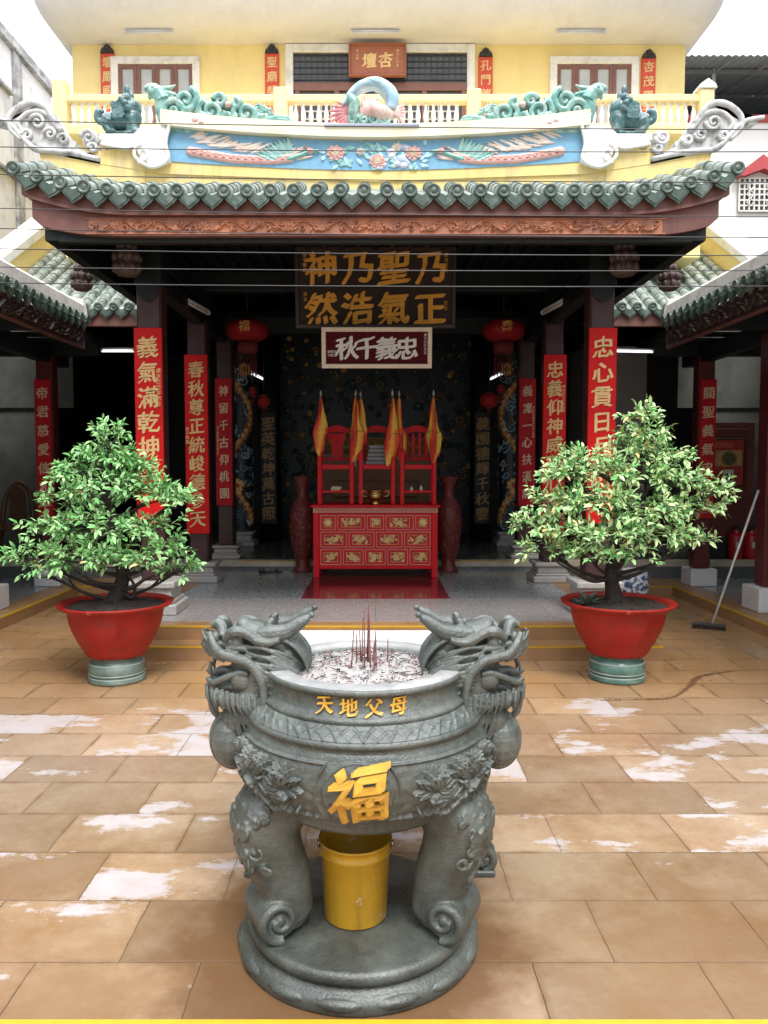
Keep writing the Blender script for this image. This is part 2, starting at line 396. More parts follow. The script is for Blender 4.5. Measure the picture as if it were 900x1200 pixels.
# side walks and the walk across the back corners
for s in (-1, 1):
    b = MB(); xs = sorted((s * 4.1, s * 7.2)); b.box(xs[0], xs[1], -2, 11.3, -.2, .128, .006)
    o = b.build("side_pavement", m_step, kind="structure")
    b = MB(); xs = sorted((s * 4.098, s * 4.14)); stripe(b, xs[0], xs[1], -2, 10.62, .13); b.build("yellow_stripe", m_yline, o)
    b = MB(); xs = sorted((s * 4.45, s * 7.2)); b.box(xs[0], xs[1], -2, 11.29, .11, .1325, 0); b.build("granite_slabs", m_granite, o)
    b = MB(); xs = sorted((s * 2.652, s * 4.098)); b.box(xs[0], xs[1], 10.5, 11.3, -.2, .13, .006)
    o = b.build("back_pavement", m_step, kind="structure")
    b = MB(); stripe(b, xs[0], xs[1], 10.498, 10.54, .13); b.build("yellow_stripe", m_yline, o)
# two steps and the granite terrace of the portico
b = MB(); b.box(-2.65, 2.65, 6.97, 7.3, -.2, .13, .006); o = b.build("entrance_step", m_step, kind="structure")
b = MB(); stripe(b, -2.65, 2.65, 6.967, 7.005, .13); b.build("yellow_stripe", m_yline, o)
b = MB(); b.box(-2.65, 2.65, 7.26, 7.5, -.2, .26, .006); b.box(-2.65, -2.3, 7.5, 11.3, -.2, .26, 0); b.box(2.3, 2.65, 7.5, 11.3, -.2, .26, 0)
b.box(-2.3, 2.3, 7.5, 11.3, -.2, .25, 0); o = b.build("terrace", m_step, kind="structure")
b = MB(); stripe(b, -2.65, 2.65, 7.257, 7.295, .26)
for s in (-1, 1): xs = sorted((s * 2.653, s * 2.61)); stripe(b, xs[0], xs[1], 7.3, 11.29, .26)
b.build("yellow_stripe", m_yline, o)
b = MB()
for i in range(-4, 4):                                   # granite slabs with open joints
    x0, x1 = max(-2.3, i * .6 + .0), min(2.3, i * .6 + .6)
    for j in range(5):
        b.box(x0 + .0012, x1 - .0012, 8.775 + j * .5, 8.7726 + j * .5 + .5, .24, .262, .001) if j < 5 else 0
b.box(-2.5, 2.5, 11.275, 11.298, .24, .2615, 0)
b.build("granite_slabs", m_granite, o)
b = MB()
for i in range(-4, 4):
    x0, x1 = max(-2.3, i * .6), min(2.3, i * .6 + .6)
    for j in range(2): b.box(x0 + .001, x1 - .001, 7.5 + j * .636, 7.498 + (j + 1) * .636, .24, .262, .001)
b.build("pale_slabs", m_granp, o)
b = MB(); b.box(-.86, .86, 8.772, 10.9, .25, .2655, .001); b.build("red_inlay", m_redst, o)
b = MB(); b.box(-7.2, 7.2, 11.3, 20, -.2, .386, .006); o = b.build("hall_floor", m_hall, kind="structure")
b = MB(); b.box(-7.2, 7.2, 11.296, 11.45, .3, .39, .004); b.build("stone_nosing", M("beige_stone", (.5, .44, .34), .5, .2, 12), o)
b = MB(); stripe(b, -2.0, 2.0, 11.29, 11.32, .39); b.build("yellow_stripe", m_yline, o)
# ================================================================== temple: portico, hall
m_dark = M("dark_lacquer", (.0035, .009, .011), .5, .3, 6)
m_dwood = M("dark_brown_wood", (.03, .016, .015), .45, .3, 10, .1)
m_pillar = M("pillar_brown", (.055, .024, .024), .4, .25, 7)
m_fascia = M("red_brown_wood", (.175, .07, .055), .5, .25, 5, .1, 50, col2=(.13, .05, .042), c2s=2, streak=.4)
m_fasc2 = M("orange_brown_carving", (.42, .165, .085), .5, .3, 9, col2=(.24, .10, .07), c2s=4)
m_green = M("green_glazed_tile", (.052, .085, .07), .42, .35, 14, .15, 60, col2=(.17, .21, .19), c2t=.6, c2s=9, c2w=.1)
m_greenp = M("weathered_skylit_tile", (.36, .40, .37), .4, .35, 14, .15, 60, col2=(.10, .15, .125), c2t=.54, c2s=6, c2w=.12)  # pale from weathering, with the sky's gloss put into the colour
m_yel = M("yellow_plaster", (.86, .70, .31), .8, .06, 3, .05, 80, col2=(.80, .65, .31), c2t=.62, c2s=2, streak=.14)
m_yelw = M("weathered_yellow_plaster", (.82, .64, .25), .8, .08, 4, .05, 80, col2=(.60, .48, .26), c2t=.58, c2s=4, streak=.5)
m_white = M("white_plaster", (.80, .79, .76), .75, .07, 4, .08, 70, col2=(.55, .54, .51), c2t=.6, c2s=5, streak=.4)
m_stone = M("pillar_stone", (.40, .38, .36), .55, .2, 30, .15, 90)
m_pw = M("white_stone_base", (.66, .66, .66), .55, .1, 8)
m_painted = M("painted_relief", (1, 1, 1), .55, .12, 18, .1, 60, attr=True)

temple = thing("temple", (0, 8.2, .26), "dark temple hall with a green tiled portico roof above red couplet boards", "temple")
TP = temple
GP = .1957                                               # spacing of the tile columns
def eave_rise(x): return .19 * max(0, (abs(x) - 2.05)) ** 2 / 1.0
def tile_columns(mb, N_, base, along, up, spacing, length, rise=lambda s: 0, r=.052, mcol=1, mend=0, drip=True, half=False, ends=True):
    """columns of rounded cover tiles, the pans between them, a round end cap and a pointed drip at the eave"""
    al, upv = Vector(along), Vector(up).normalized(); nrm = al.cross(upv).normalized()
    if nrm.z < 0: nrm = -nrm
    out = Vector((upv.x, upv.y, 0)).normalized() * -1; Z = Vector((0, 0, 1))
    for i in range(N_ + 1):
        s = (i - N_ / 2) * spacing; P0 = Vector(base) + al * s + Z * rise(s); st = .2
        if i <= N_:
            k = max(1, int(length / st)); vs = []; fs = []
            for q in range(k):                            # overlapping cover tiles, each a half tube tapering uphill
                for (d, rr) in ((q * st, r * 1.12), (q * st + st + .01, r * .94)):
                    for a in np.linspace(-.25, PI + .25, 9):
                        p = P0 + upv * d + al * (rr * math.cos(a)) + nrm * (rr * math.sin(a)); vs.append(p[:])
            for q in range(k):
                o_ = q * 18; fs += [(o_ + j, o_ + j + 1, o_ + 10 + j, o_ + 9 + j) for j in range(8)]
                fs.append(tuple(o_ + j for j in range(9)))
            mb.add(vs, fs, True, mcol)
            if ends:
                Tm = Matrix((al, Z, out)).transposed().to_4x4(); Tm.translation = P0 + out * .012 + Z * .012
                old = mb.T; mb.T = Tm
                mb.lathe([(0, .006), (.018, .010), (.022, .004), (.037, .004), (.040, .013), (.054, .013), (.058, .006), (.056, -.05)], 18, mat=mend)
                mb.T = old
        if i < N_:
            s2 = s + spacing; Q = Vector(base) + al * s2 + Z * rise(s2); vs = []
            for d in (0, length):
                for t in np.linspace(0, 1, 5):
                    vs.append((P0.lerp(Q, t) + upv * d - nrm * (.03 * math.sin(PI * t) - .004))[:])
            mb.add(vs, [(j, j + 1, j + 6, j + 5) for j in range(4)], True, mcol)
            if drip:                                      # pointed drip tile
                prof = [(0, -.005), (.14, .035), (.3, -.0), (.5, -.02), (.7, 0), (.86, .035), (1, -.005), (.97, -.055), (.82, -.085), (.62, -.115), (.5, -.135), (.38, -.11), (.18, -.08), (.03, -.05)]
                def pt(t, h, d, sc=1):
                    t = .5 + (t - .5) * sc; h = -.055 + (h + .055) * sc
                    return (P0.lerp(Q, t) + Z * (h - .005) + out * d)[:]
                n = len(prof)
                for sc_, d0, d1 in ((1, -.02, .004), (.74, 0, .012)):
                    vs = [pt(t, h, d1, sc_) for t, h in prof] + [pt(t, h, d0, sc_) for t, h in prof]
                    f = [tuple(range(n))] + [(j, j + n, (j + 1) % n + n, (j + 1) % n) for j in range(n)]
                    mb.add(vs, f if al.cross(Z).dot(out) < 0 else f, False, mend)
b = MB(); NC = 31
tile_columns(b, NC, (0, 6.6, 4.085), (1, 0, 0), (0, 1, .41), GP, .98, eave_rise)
roof = b.build("portico_roof", [m_green, m_greenp], TP)
# fascia: upper board, carved board with a rounded end, dark soffit board behind
def fascia_poly(xe, z_lo, z_hi, rlo, rhi, rcorner=0, n=40, inset=0):
    xs = np.linspace(-xe, xe, n); top = [(x, z_hi + rhi * eave_rise(x)) for x in xs]; bot = []
    for x in xs[::-1]:
        z = z_lo + rlo * eave_rise(x); e = xe - abs(x)
        if rcorner and e < rcorner: z += (1 - math.sqrt(max(0, 1 - (1 - e / rcorner) ** 2))) * .8 * (z_hi - z_lo)
        bot.append((x, z))
    return top + bot
b = MB(); b.prism(fascia_poly(3.0, 3.925, 4.075, .95, 1.0, n=60), 6.66, 6.72); b.build("fascia_board", m_fascia, TP)
b = MB(); P_ = fascia_poly(2.95, 3.915, 3.94, .95, .95, n=60); b.prism(P_, 6.645, 6.70); b.build("fascia_moulding", m_fascia, TP)
b = MB(); b.prism(fascia_poly(2.93, 3.755, 3.925, .1, .9, rcorner=.75, n=90), 6.70, 6.76); fb = b.build("carved_fascia", m_fascia, TP)
R = Relief(4.9, .115, 900, 34); random.seed(3)
def vine(R, x0, x1, amp, step, lw, lh, sgn=1, cf=None):
    xs = np.linspace(x0, x1, 120); ph = random.random() * 6
    R.stroke(np.stack([xs, amp * np.sin(xs / step * PI + ph)], 1), lw, lh, cf)
    x = x0
    while x < x1:
        s = 1 if math.sin(x / step * PI + ph) < 0 else -1
        R.spiral(x + .03, s * amp * .55, amp * .62, 1.2, lw * 1.1, lh, PI * .5 * s + PI, s, cf)
        for k in range(3): R.petal(x, s * amp * .2, random.uniform(0, 6.28), amp * 1.2, amp * .55, lh, cf)
        x += step * .75
vine(R, -2.40, 2.40, .042, .155, .013, .026)
for x in np.linspace(-2.2, 2.2, 7): R.flower(x, 0, .052, .034, n=7)
R.H += .001; R.mesh(b := MB(), lambda U, V, H: np.stack([U, 6.7 - H, V + 3.838], 1)); b.build("scroll_carving", m_fasc2, TP)
b = MB()
for z in (3.774, 3.899): b.box(-2.48, 2.48, 6.692, 6.70, z - .006, z + .006, .002)
b.build("carving_border", m_fasc2, TP)
# dark soffit and side boards
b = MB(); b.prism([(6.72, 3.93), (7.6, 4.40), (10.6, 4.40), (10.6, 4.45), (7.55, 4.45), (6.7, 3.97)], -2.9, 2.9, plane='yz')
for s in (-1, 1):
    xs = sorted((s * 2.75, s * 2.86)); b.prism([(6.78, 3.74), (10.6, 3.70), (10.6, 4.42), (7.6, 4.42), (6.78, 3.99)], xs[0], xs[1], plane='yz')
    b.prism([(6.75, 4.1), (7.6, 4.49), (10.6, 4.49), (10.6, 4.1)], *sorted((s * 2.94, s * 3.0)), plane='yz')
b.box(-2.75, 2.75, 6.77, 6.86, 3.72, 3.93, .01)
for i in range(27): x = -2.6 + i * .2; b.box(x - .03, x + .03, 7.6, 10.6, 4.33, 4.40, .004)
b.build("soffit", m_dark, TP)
b = MB(); b.box(-2.98, 2.98, 7.58, 10.55, 4.46, 4.52, .01); b.build("flat_roof", m_white, TP)
# beams on the pillars
b = MB()
for y, z in ((8.05, 4.24), (10.2, 4.05), (11.65, 3.75)):
    b.box(-2.74, 2.74, y - .1, y + .1, z, min(4.399, z + .26), .02)
for s in (-1, 1):
    for z in (3.72, 3.98): b.box(s * 2.3 - .08, s * 2.3 + .08, 8.0, 11.7, z - .1, z + .1, .015)
    b.box(s * 2.31 - .14, s * 2.31 + .14, 7.91, 8.19, 3.62, 4.14, .01)  # dark box added round each front pillar top to darken it
b.build("roof_beam", m_dark, TP)
def stone_base(mb, x, y, z, w_, h, step=True):
    if step:
        for a, c, k in ((0, .32, 1.0), (.32, .45, .86), (.45, .8, .76), (.8, 1, .9)): mb.box(x - w_ / 2 * k, x + w_ / 2 * k, y - w_ / 2 * k, y + w_ / 2 * k, z + a * h, z + c * h, .012)
    else: mb.box(x - w_ / 2, x + w_ / 2, y - w_ / 2, y + w_ / 2, z, z + h, .012)
def pillar(x, y, z0, z1, w_, base, hb, mat=None, bm=None, stepped=True, parent=None):
    b = MB(); b.box(x - w_ / 2, x + w_ / 2, y - w_ / 2, y + w_ / 2, z0 + hb, z1, .02); p = b.build("pillar", mat or m_pillar, parent or TP)
    b = MB(); stone_base(b, x, y, z0, base, hb, stepped); b.build("stone_base", bm or m_stone, p); return p
for s in (-1, 1):
    pillar(s * 2.31, 8.05, .26, 3.7, .25, .54, .34)
    pillar(s * 2.33, 10.22, .26, 3.7, .25, .52, .26)
    pillar(s * 2.27, 11.72, .385, 3.7, .24, .46, .20)
    # curved bracket on top of the front pillar
    b = MB(); a = np.linspace(0, PI, 14)
    b.prism([(s * 2.31 - .115, 3.62)] + [(s * 2.31 - .115 * math.cos(t), 3.62 - .17 * math.sin(t)) for t in a] + [(s * 2.31 + .115, 3.62)], 7.90, 7.92)
    b.build("bracket_panel", m_dark, TP)
    # carved hanging blossoms under the eaves
    for (x, y, z, h, kind) in ((s * 2.42, 7.6, 3.64, .36, 0), (s * 3.2, 8.5, 3.70, .30, 1)):
        b = MB(); sc_ = h / .36
        pr = [(0, 0), (.09, .0), (.115, .03), (.12, .09), (.09, .13), (.11, .15), (.12, .19), (.085, .21), (.06, .25), (.075, .29), (.04, .33), (.02, .36), (0, .365)]
        b.lathe([(r * sc_, z_ * sc_) for r, z_ in pr], 16, (x, y, z))
        for ring, (zz, rr, k) in enumerate(((.07, .115, 8), (.17, .115, 9), (.28, .07, 7))):
            for i in range(k):
                t = 2 * PI * (i + .5 * ring) / k
                b.ell((x + rr * sc_ * math.cos(t), y + rr * sc_ * math.sin(t), z + zz * sc_), (.035 * sc_, .035 * sc_, .045 * sc_), 8)
        b.box(x - .025, x + .025, y - .025, y + .025, z + h - .02, 4.02, .004)
        b.build("carved_pendant", M("worn_carving", (.10, .065, .06), .55, .35, 18, .2), TP)
# ridge parapet with the painted panel
b = MB(); XE = 3.0
b.prism([(-2.9, 4.66), (-3.02, 4.72), (-2.0, 4.57), (0, 4.5), (2.0, 4.57), (3.02, 4.72)][1:] + [(2.3, 4.83), (2.02, 5.0), (1.2, 4.93), (0, 4.885), (-1.2, 4.93), (-2.02, 5.0), (-2.3, 4.83)], 7.5, 7.66)
b.box(-3.0, 3.0, 7.52, 7.64, 4.3, 4.62, .01)
for s in (-1, 1): b.prism([(s * x, z) for x, z in ((2.2, 4.3), (2.95, 4.36), (3.14, 4.5), (3.2, 4.765), (2.6, 4.70), (2.2, 4.86))][::s], 7.505, 7.65)
b.build("ridge_wall", m_yelw, TP)
b = MB()                                                 # white coping over the panel, a long shallow curve
xs = np.linspace(-2.02, 2.02, 40); ct = lambda x: 4.90 + .115 * (abs(x) / 2.02) ** 1.8
b.prism([(x, ct(x) + .10 + .02 * (abs(x) / 2) ** 3) for x in xs] + [(x, ct(x) - .02) for x in xs[::-1]], 7.42, 7.7)
b.build("ridge_coping", M("cream_plaster", (.80, .74, .56), .75, .08, 4, col2=(.72, .6, .35), c2t=.6, c2s=3), TP)
blue = (.17, .38, .55)
R = Relief(3.96, .34, 760, 76, blue); random.seed(11)
pink, pale, leafg, cream = (.72, .42, .38), (.75, .68, .62), (.22, .46, .42), (.78, .66, .5)
for s in (-1, 1):                                        # long-tailed birds flank the flowers
    for k in range(64):
        t = k / 63; x = s * (1.78 - 1.05 * t); y = .07 - .14 * t ** .7 + .03 * math.sin(k)
        R.petal(x, y + .02, PI * .5 + s * (1.35 - .2 * t) + random.uniform(-.35, .35), .19, .026, .02, (.74, .6, .5) if k % 3 else pale)
    R.stroke([(s * 1.75, -.05), (s * 1.35, -.10), (s * 1.0, -.09), (s * .82, -.06)], .10, .03, pink)
    for k in range(26): R.disc(s * (1.72 - .035 * k), -.065 - .03 * math.sin(k * .12) + .022 * (k % 2), .022, .034, (.74, .48, .42) if k % 2 else (.6, .3, .28))
    for k in range(9): R.petal(s * (.95 - .02 * k), -.1 + .012 * k, PI * .5 - s * (1.2 - .12 * k), .2, .045, .03, leafg if k % 2 else (.35, .55, .52))
    R.stroke([(s * .82, -.07), (s * .70, -.02), (s * .63, .03), (s * .55, .03)], .045, .035, leafg); R.disc(s * .62, .035, .035, .04, pink)
    R.petal(s * .6, .04, PI * .5 - s * 1.1, .09, .02, .03, (.7, .3, .25))
for k in range(70):
    x = random.uniform(-.5, .52); R.petal(x, random.uniform(-.13, .12), random.uniform(0, 6.28), random.uniform(.06, .1), .04, .018, (leafg, (.35, .6, .58), (.4, .62, .7))[k % 3])
for k in range(14): R.disc(random.uniform(.0, .3), random.uniform(-.15, .1), random.uniform(.035, .055), .025, ((.55, .6, .75), (.42, .5, .68), (.66, .68, .78))[k % 3])
for x, y, r in ((-.38, .02, .09), (.02, -.07, .085), (.36, .02, .085), (-.14, .04, .045), (.2, .09, .05)): R.flower(x, y, r, .04, pink if r > .06 else pale, cream, 9)
b = MB(); R.mesh(b, lambda U, V, H: np.stack([U, 7.492 - H, 4.735 + .105 * (abs(U) / 2) ** 1.8 * (1 - V) + V * (.80 + .22 * (abs(U) / 2) ** 2)], 1))
b.build("painted_panel", m_painted, TP)
for s in (-1, 1):                                        # white scroll blocks beside the panel
    b = MB(); sx = lambda pts: [(s * x, z) for x, z in pts]
    pts = [(1.98, 5.0), (2.2, 4.99), (2.32, 4.88), (2.56, 4.90), (2.6, 4.82), (2.36, 4.78), (2.26, 4.80), (2.22, 4.68), (2.08, 4.62), (1.94, 4.66), (1.97, 4.8)]
    b.prism(sx(pts)[::s], 7.44, 7.7)
    b.tube(spiral_path(s * 2.2, 4.73, .09, .02, 1.3, PI * .5, 7.44, sgn=-s), .018, 8)
    b.tube(smooth_path([(s * 1.94, 7.44, 5.0), (s * 1.98, 7.44, 4.83), (s * 1.96, 7.44, 4.68), (s * 2.1, 7.44, 4.61), (s * 2.24, 7.44, 4.66)]), .02, 8)
    b.box(*sorted((s * 2.25, s * 2.62)), 7.46, 7.7, 4.86, 4.93, .012)
    b.build("scroll_block", m_white, TP)
    # white ridge end, curling up and out
    b = MB()
    out = [(2.62, 4.66), (3.05, 4.745), (3.22, 4.78), (3.32, 4.86), (3.42, 5.0), (3.52, 5.07), (3.66, 5.09), (3.62, 5.04), (3.54, 5.02), (3.5, 5.06), (3.42, 5.17), (3.3, 5.23), (3.16, 5.22), (3.04, 5.12), (2.96, 4.98), (2.9, 4.9), (2.84, 4.86), (2.86, 4.82), (2.7, 4.76), (2.62, 4.72)]
    b.prism([(s * x, z) for x, z in out][::s], 7.5, 7.62)
    T_ = lambda pts, r: b.tube(smooth_path([(s * x, 7.49, z) for x, z in pts]), r, 8)
    T_([(3.02, 5.02), (3.16, 5.2), (3.32, 5.21), (3.46, 5.1), (3.46, 4.98), (3.36, 4.88)], [.03, .03, .02])
    T_([(2.98, 4.96), (3.12, 5.12), (3.28, 5.13), (3.38, 5.04), (3.34, 4.95)], [.03, .02])
    T_([(2.62, 4.7), (2.9, 4.76), (3.1, 4.78), (3.24, 4.8), (3.36, 4.92), (3.5, 5.05), (3.68, 5.09)], [.025, .03, .02])
    for (x, z, r, tn) in ((3.2, 5.04, .075, 1.5), (3.08, 4.93, .06, 1.4), (3.3, 4.92, .05, 1.3), (2.96, 4.88, .05, 1.3), (2.72, 4.9, .07, 1.4), (2.68, 4.8, .045, 1.3)):
        b.tube(spiral_path(s * x, z, r, .012, tn, PI, 7.48, sgn=s), [.022, .012], 8)
    b.ell((s * 2.72, 7.56, 4.9), (.085, .05, .1), 12); b.ell((s * 2.68, 7.56, 4.8), (.06, .05, .06), 12)
    b.build("ridge_end", M("worn_white_plaster", (.58, .58, .575), .75, .15, 9, .2, 50, col2=(.16, .16, .165), c2t=.60, c2s=7, c2w=.1, streak=.6), TP)
# the hall behind: walls, ceiling, carved screen, inner pillars
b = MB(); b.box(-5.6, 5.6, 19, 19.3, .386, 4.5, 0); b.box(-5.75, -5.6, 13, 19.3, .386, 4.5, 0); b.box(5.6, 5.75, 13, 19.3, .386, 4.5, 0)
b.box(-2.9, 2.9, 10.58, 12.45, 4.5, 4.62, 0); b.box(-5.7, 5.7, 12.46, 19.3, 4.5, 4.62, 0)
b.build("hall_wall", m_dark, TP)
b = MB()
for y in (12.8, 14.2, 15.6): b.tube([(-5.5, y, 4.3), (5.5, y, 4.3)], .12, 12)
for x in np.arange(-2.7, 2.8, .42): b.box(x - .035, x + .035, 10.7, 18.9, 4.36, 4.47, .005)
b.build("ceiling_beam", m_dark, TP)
m_screen = M("painted_dark_carving", (1, 1, 1), .4, .3, 20, attr=True)
R = Relief(4.6, 3.9, 420, 340, (.012, .03, .035)); random.seed(21)
for k in range(620):
    x, y = random.uniform(-2.3, 2.3), random.uniform(-1.9, 1.9)
    if abs(x) < .9 and y < .4: continue
    c = random.choice([(.02, .07, .08), (.14, .075, .02), (.01, .05, .05), (.7, .40, .10), (.05, .09, .12)])
    if k % 3: R.spiral(x, y, random.uniform(.04, .09), 1.4, .018, .03, random.uniform(0, 6.28), random.choice((-1, 1)), c)
    else: R.flower(x, y, random.uniform(.03, .06), .03, c, (.4, .22, .06), 7)
b = MB(); R.mesh(b, lambda U, V, H: np.stack([U, 15.2 - H, V + 2.4], 1)); b.build("carved_screen", m_screen, TP)
for s in (-1, 1):
    x = s * 2.36; y = 13.55
    R = Relief(2 * PI * .19, 3.1, 130, 330, (.012, .02, .028)); random.seed(5 + s)
    gold, bl, br = (.80, .48, .14), (.32, .52, .66), (.55, .29, .11)
    for k in range(80): R.spiral(random.uniform(-.58, .58), random.uniform(-1.5, 1.4), random.uniform(.05, .10), 1.4, .025, .025, random.uniform(0, 6), random.choice((-1, 1)), random.choice((bl, (.3, .45, .52), (.1, .25, .28))))
    z_ = np.linspace(1.5, -1.4, 60); dx = .20 * np.sin(z_ * 3.4 + (0 if s < 0 else PI))
    R.stroke(np.stack([dx, z_], 1), .10, .05, br)
    for k in range(120): q = k / 119 * 58; i0 = int(q); R.petal(dx[i0] + .035 * (-1) ** k, z_[i0], -PI / 2 + .7 * (-1) ** k, .06, .035, .058, ((.5, .3, .1), (.34, .14, .05), (.22, .08, .04))[k % 3])
    for k in range(70): R.petal(random.uniform(-.58, .58), random.uniform(-1.5, 1.5), random.uniform(0, 6.28), random.uniform(.08, .16), .03, .03, random.choice((bl, (.08, .2, .22), (.4, .3, .12), (.3, .42, .46), (.45, .2, .1))))
    
    for k in range(58): R.petal(dx[k], z_[k], PI * .5 + .5 * math.sin(k), .07, .045, .06, gold if k % 2 else (.42, .16, .06))
    R.flower(.05 * s, -.75, .13, .07, gold, (.5, .1, .05), 9); R.flower(-.1 * s, 1.25, .12, .06, gold, (.4, .2, .05), 8)
    b = MB(); R.mesh(b, lambda U, V, H: np.stack([x + (.19 + H) * np.sin(U / .19), y - (.19 + H) * np.cos(U / .19), V + 2.2], 1))
    b.lathe([(.17, .6), (.2, .62), (.2, .66), (.17, .7)], 24, (x, y, 0), colr=(.03, .06, .07))
    p = b.build("dragon_pillar", m_screen, TP)
    b = MB(); stone_base(b, x, y, .385, .5, .25); b.build("stone_base", m_stone, p)
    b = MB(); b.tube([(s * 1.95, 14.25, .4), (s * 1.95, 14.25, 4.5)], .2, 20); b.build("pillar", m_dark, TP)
b = MB(); b.box(-1.1, 1.1, 14.6, 15.1, .386, 2.05, .02); b.prism([(-1.25, 2.05), (-1.05, 2.32), (1.05, 2.32), (1.25, 2.05)], 14.5, 15.12); b.box(-.8, .8, 14.4, 14.6, 1.2, 1.5, .02)
b.build("inner_shrine", M("gilded_brown", (.36, .17, .06), .4, .3, 20), TP)
R = Relief(1.9, .24, 200, 40, (.3, .13, .04)); random.seed(4); vine(R, -.9, .9, .09, .2, .02, .03, cf=(.6, .36, .1))
b = MB(); R.mesh(b, lambda U, V, H: np.stack([U, 14.49 - H, V + 2.18], 1)); b.build("shrine_carving", m_painted, TP)
# ================================================================== side galleries
m_wallg = M("grey_plaster", (.11, .112, .10), .85, .15, 3, col2=(.07, .07, .065), c2s=2)
m_redpil = M("dark_red_lacquer", (.10, .018, .02), .35, .25, 5)
for s in (-1, 1):
    side = "left" if s < 0 else "right"
    g = thing("side_gallery", (s * 5.3, 8, .13), ("open side gallery with tiled eave, left of the portico" if s < 0 else "open side gallery with tiled eave, right of the portico where the broom stands"), "gallery", "side galleries of the courtyard")
    b = MB()                                             # eave along the courtyard
    rs = lambda q: .03 * abs(q / 3.6) ** 2
    tile_columns(b, 36, (s * 3.66, 6.35, 3.60), (0, 1, 0), (s, 0, .5), .1957, 1.9, rs, .05, mend=0, mcol=1)
    b.build("gallery_roof", [m_green, m_greenp], g)
    b = MB(); b.box(*sorted((s * 3.70, s * 3.86)), 2.7, 9.93, 3.66, 3.86, .04)
    b.prism([(s * 3.68, 3.62), (s * 3.72, 3.9), (s * 3.95, 3.95), (s * 3.95, 3.62)][::s], 9.9, 9.99)
    b.build("white_coping", m_white, g)
    b = MB(); b.box(*sorted((s * 3.70, s * 3.75)), 2.6, 9.9, 3.27, 3.50, .01); b.build("carved_eave_board", m_fascia, g)
    R = Relief(7.2, .17, 800, 26); random.seed(9); vine(R, -3.5, 3.5, .06, .2, .02, .03)
    b = MB(); R.mesh(b, lambda U, V, H: np.stack([s * 3.695 - s * H, -s * U + 6.25, V + 3.385], 1), flip=False); b.build("eave_carving", m_dwood, g)
    b = MB()                                             # roof structure and wall
    b.prism([(s * 3.75, 3.52), (s * 7.4, 5.35), (s * 7.4, 5.25), (s * 3.75, 3.42)][::s], 2.4, 11.2)
    for y in (4.6, 8.62, 10.72): b.box(*sorted((s * 3.8, s * 7.2)), y - .08, y + .08, 3.3, 3.5, .01)
    b.box(*sorted((s * 4.42, s * 4.58)), 2.4, 11.2, 3.2, 3.42, .01)
    for i in range(18): y = 2.6 + .46 * i; b.box(*sorted((s * 3.8, s * 7.2)), y - .02, y + .02, 3.44, 3.5, .004)
    b.build("roof_frame", m_dark, g)
    b = MB(); b.box(*sorted((s * 6.6, s * 6.75)), 1.5, 13.0, .13, 5.2, 0); b.build("wall", m_wallg, g)
    b = MB(); b.box(*sorted((s * 5.35, s * 6.6)), 12.9, 13.0, .386, 3.4, 0); b.box(*sorted((s * 5.02, s * 6.6)), 12.85, 12.9, 2.75, 4.4, 0); b.build("back_wall", m_wallg, g)
    pillar(s * 4.52, 10.66, .13, 3.3, .22, .36, .24, m_redpil, m_pw, False, g)
    pillar(s * 4.53, 8.78, .13, 3.3, .24, .42, .28, m_redpil, m_pw, False, g)
    pillar(s * 4.53, 4.6, .13, 3.3, .24, .42, .28, m_redpil, m_pw, False, g)
    # roof of the back corner, sloping to the courtyard
    b = MB(); tile_columns(b, 12, (s * 4.15, 10.02, 3.82), (1, 0, 0), (0, 1, .62), .1957, 2.6, lambda q: 0, .052)
    b.build("corner_roof", [m_green, m_greenp], g)
    b = MB(); b.box(*sorted((s * 2.95, s * 5.2)), 10.06, 10.12, 3.59, 3.79, .006); b.build("corner_fascia", m_fascia, g)
    b = MB(); b.prism([(10.12, 3.6), (10.12, 3.78), (12.3, 5.1), (12.3, 4.9)], *sorted((s * 2.9, s * 5.3)), plane='yz'); b.build("corner_soffit", m_dark, g)
    b = MB(); b.prism([(9.9, 3.7), (9.9, 4.1), (12.4, 5.65), (12.4, 5.1)], *sorted((s * 5.0, s * 5.28)), plane='yz')
    b.box(*sorted((s * 2.9, s * 5.28)), 12.2, 12.45, 5.0, 5.55, .01)
    b.build("yellow_gable", m_yel, g)
    b = MB(); b.prism([(9.85, 4.08), (9.85, 4.2), (12.42, 5.8), (12.42, 5.66)], *sorted((s * 4.96, s * 5.32)), plane='yz'); b.build("gable_coping", m_white, g)

# ================================================================== yellow upper storey
ub = thing("yellow_building", (0, 13, 4.6), "yellow upper storey with a white rounded canopy above the temple roof", "building")
m_glass = M("window_glass", (.42, .46, .48), .08, .1, 3, col2=(.55, .55, .54), c2s=2)
m_dglass = M("dark_window", (.06, .065, .075), .12, .3, 4)
m_frame = M("brown_window_frame", (.20, .09, .07), .5, .15, 10)
m_iron = M("dark_iron", (.03, .03, .035), .5)
b = MB(); b.box(-4.58, 4.68, 12.0, 18, 4.6, 8.2, 0); b.build("wall", m_yel, ub)
b = MB(); b.box(-4.2, 4.4, 10.6, 12.1, 4.6, 6.2, .01); b.box(-4.24, 4.44, 10.4, 12.0, 6.14, 6.27, .02); b.build("balcony", m_yel, ub)
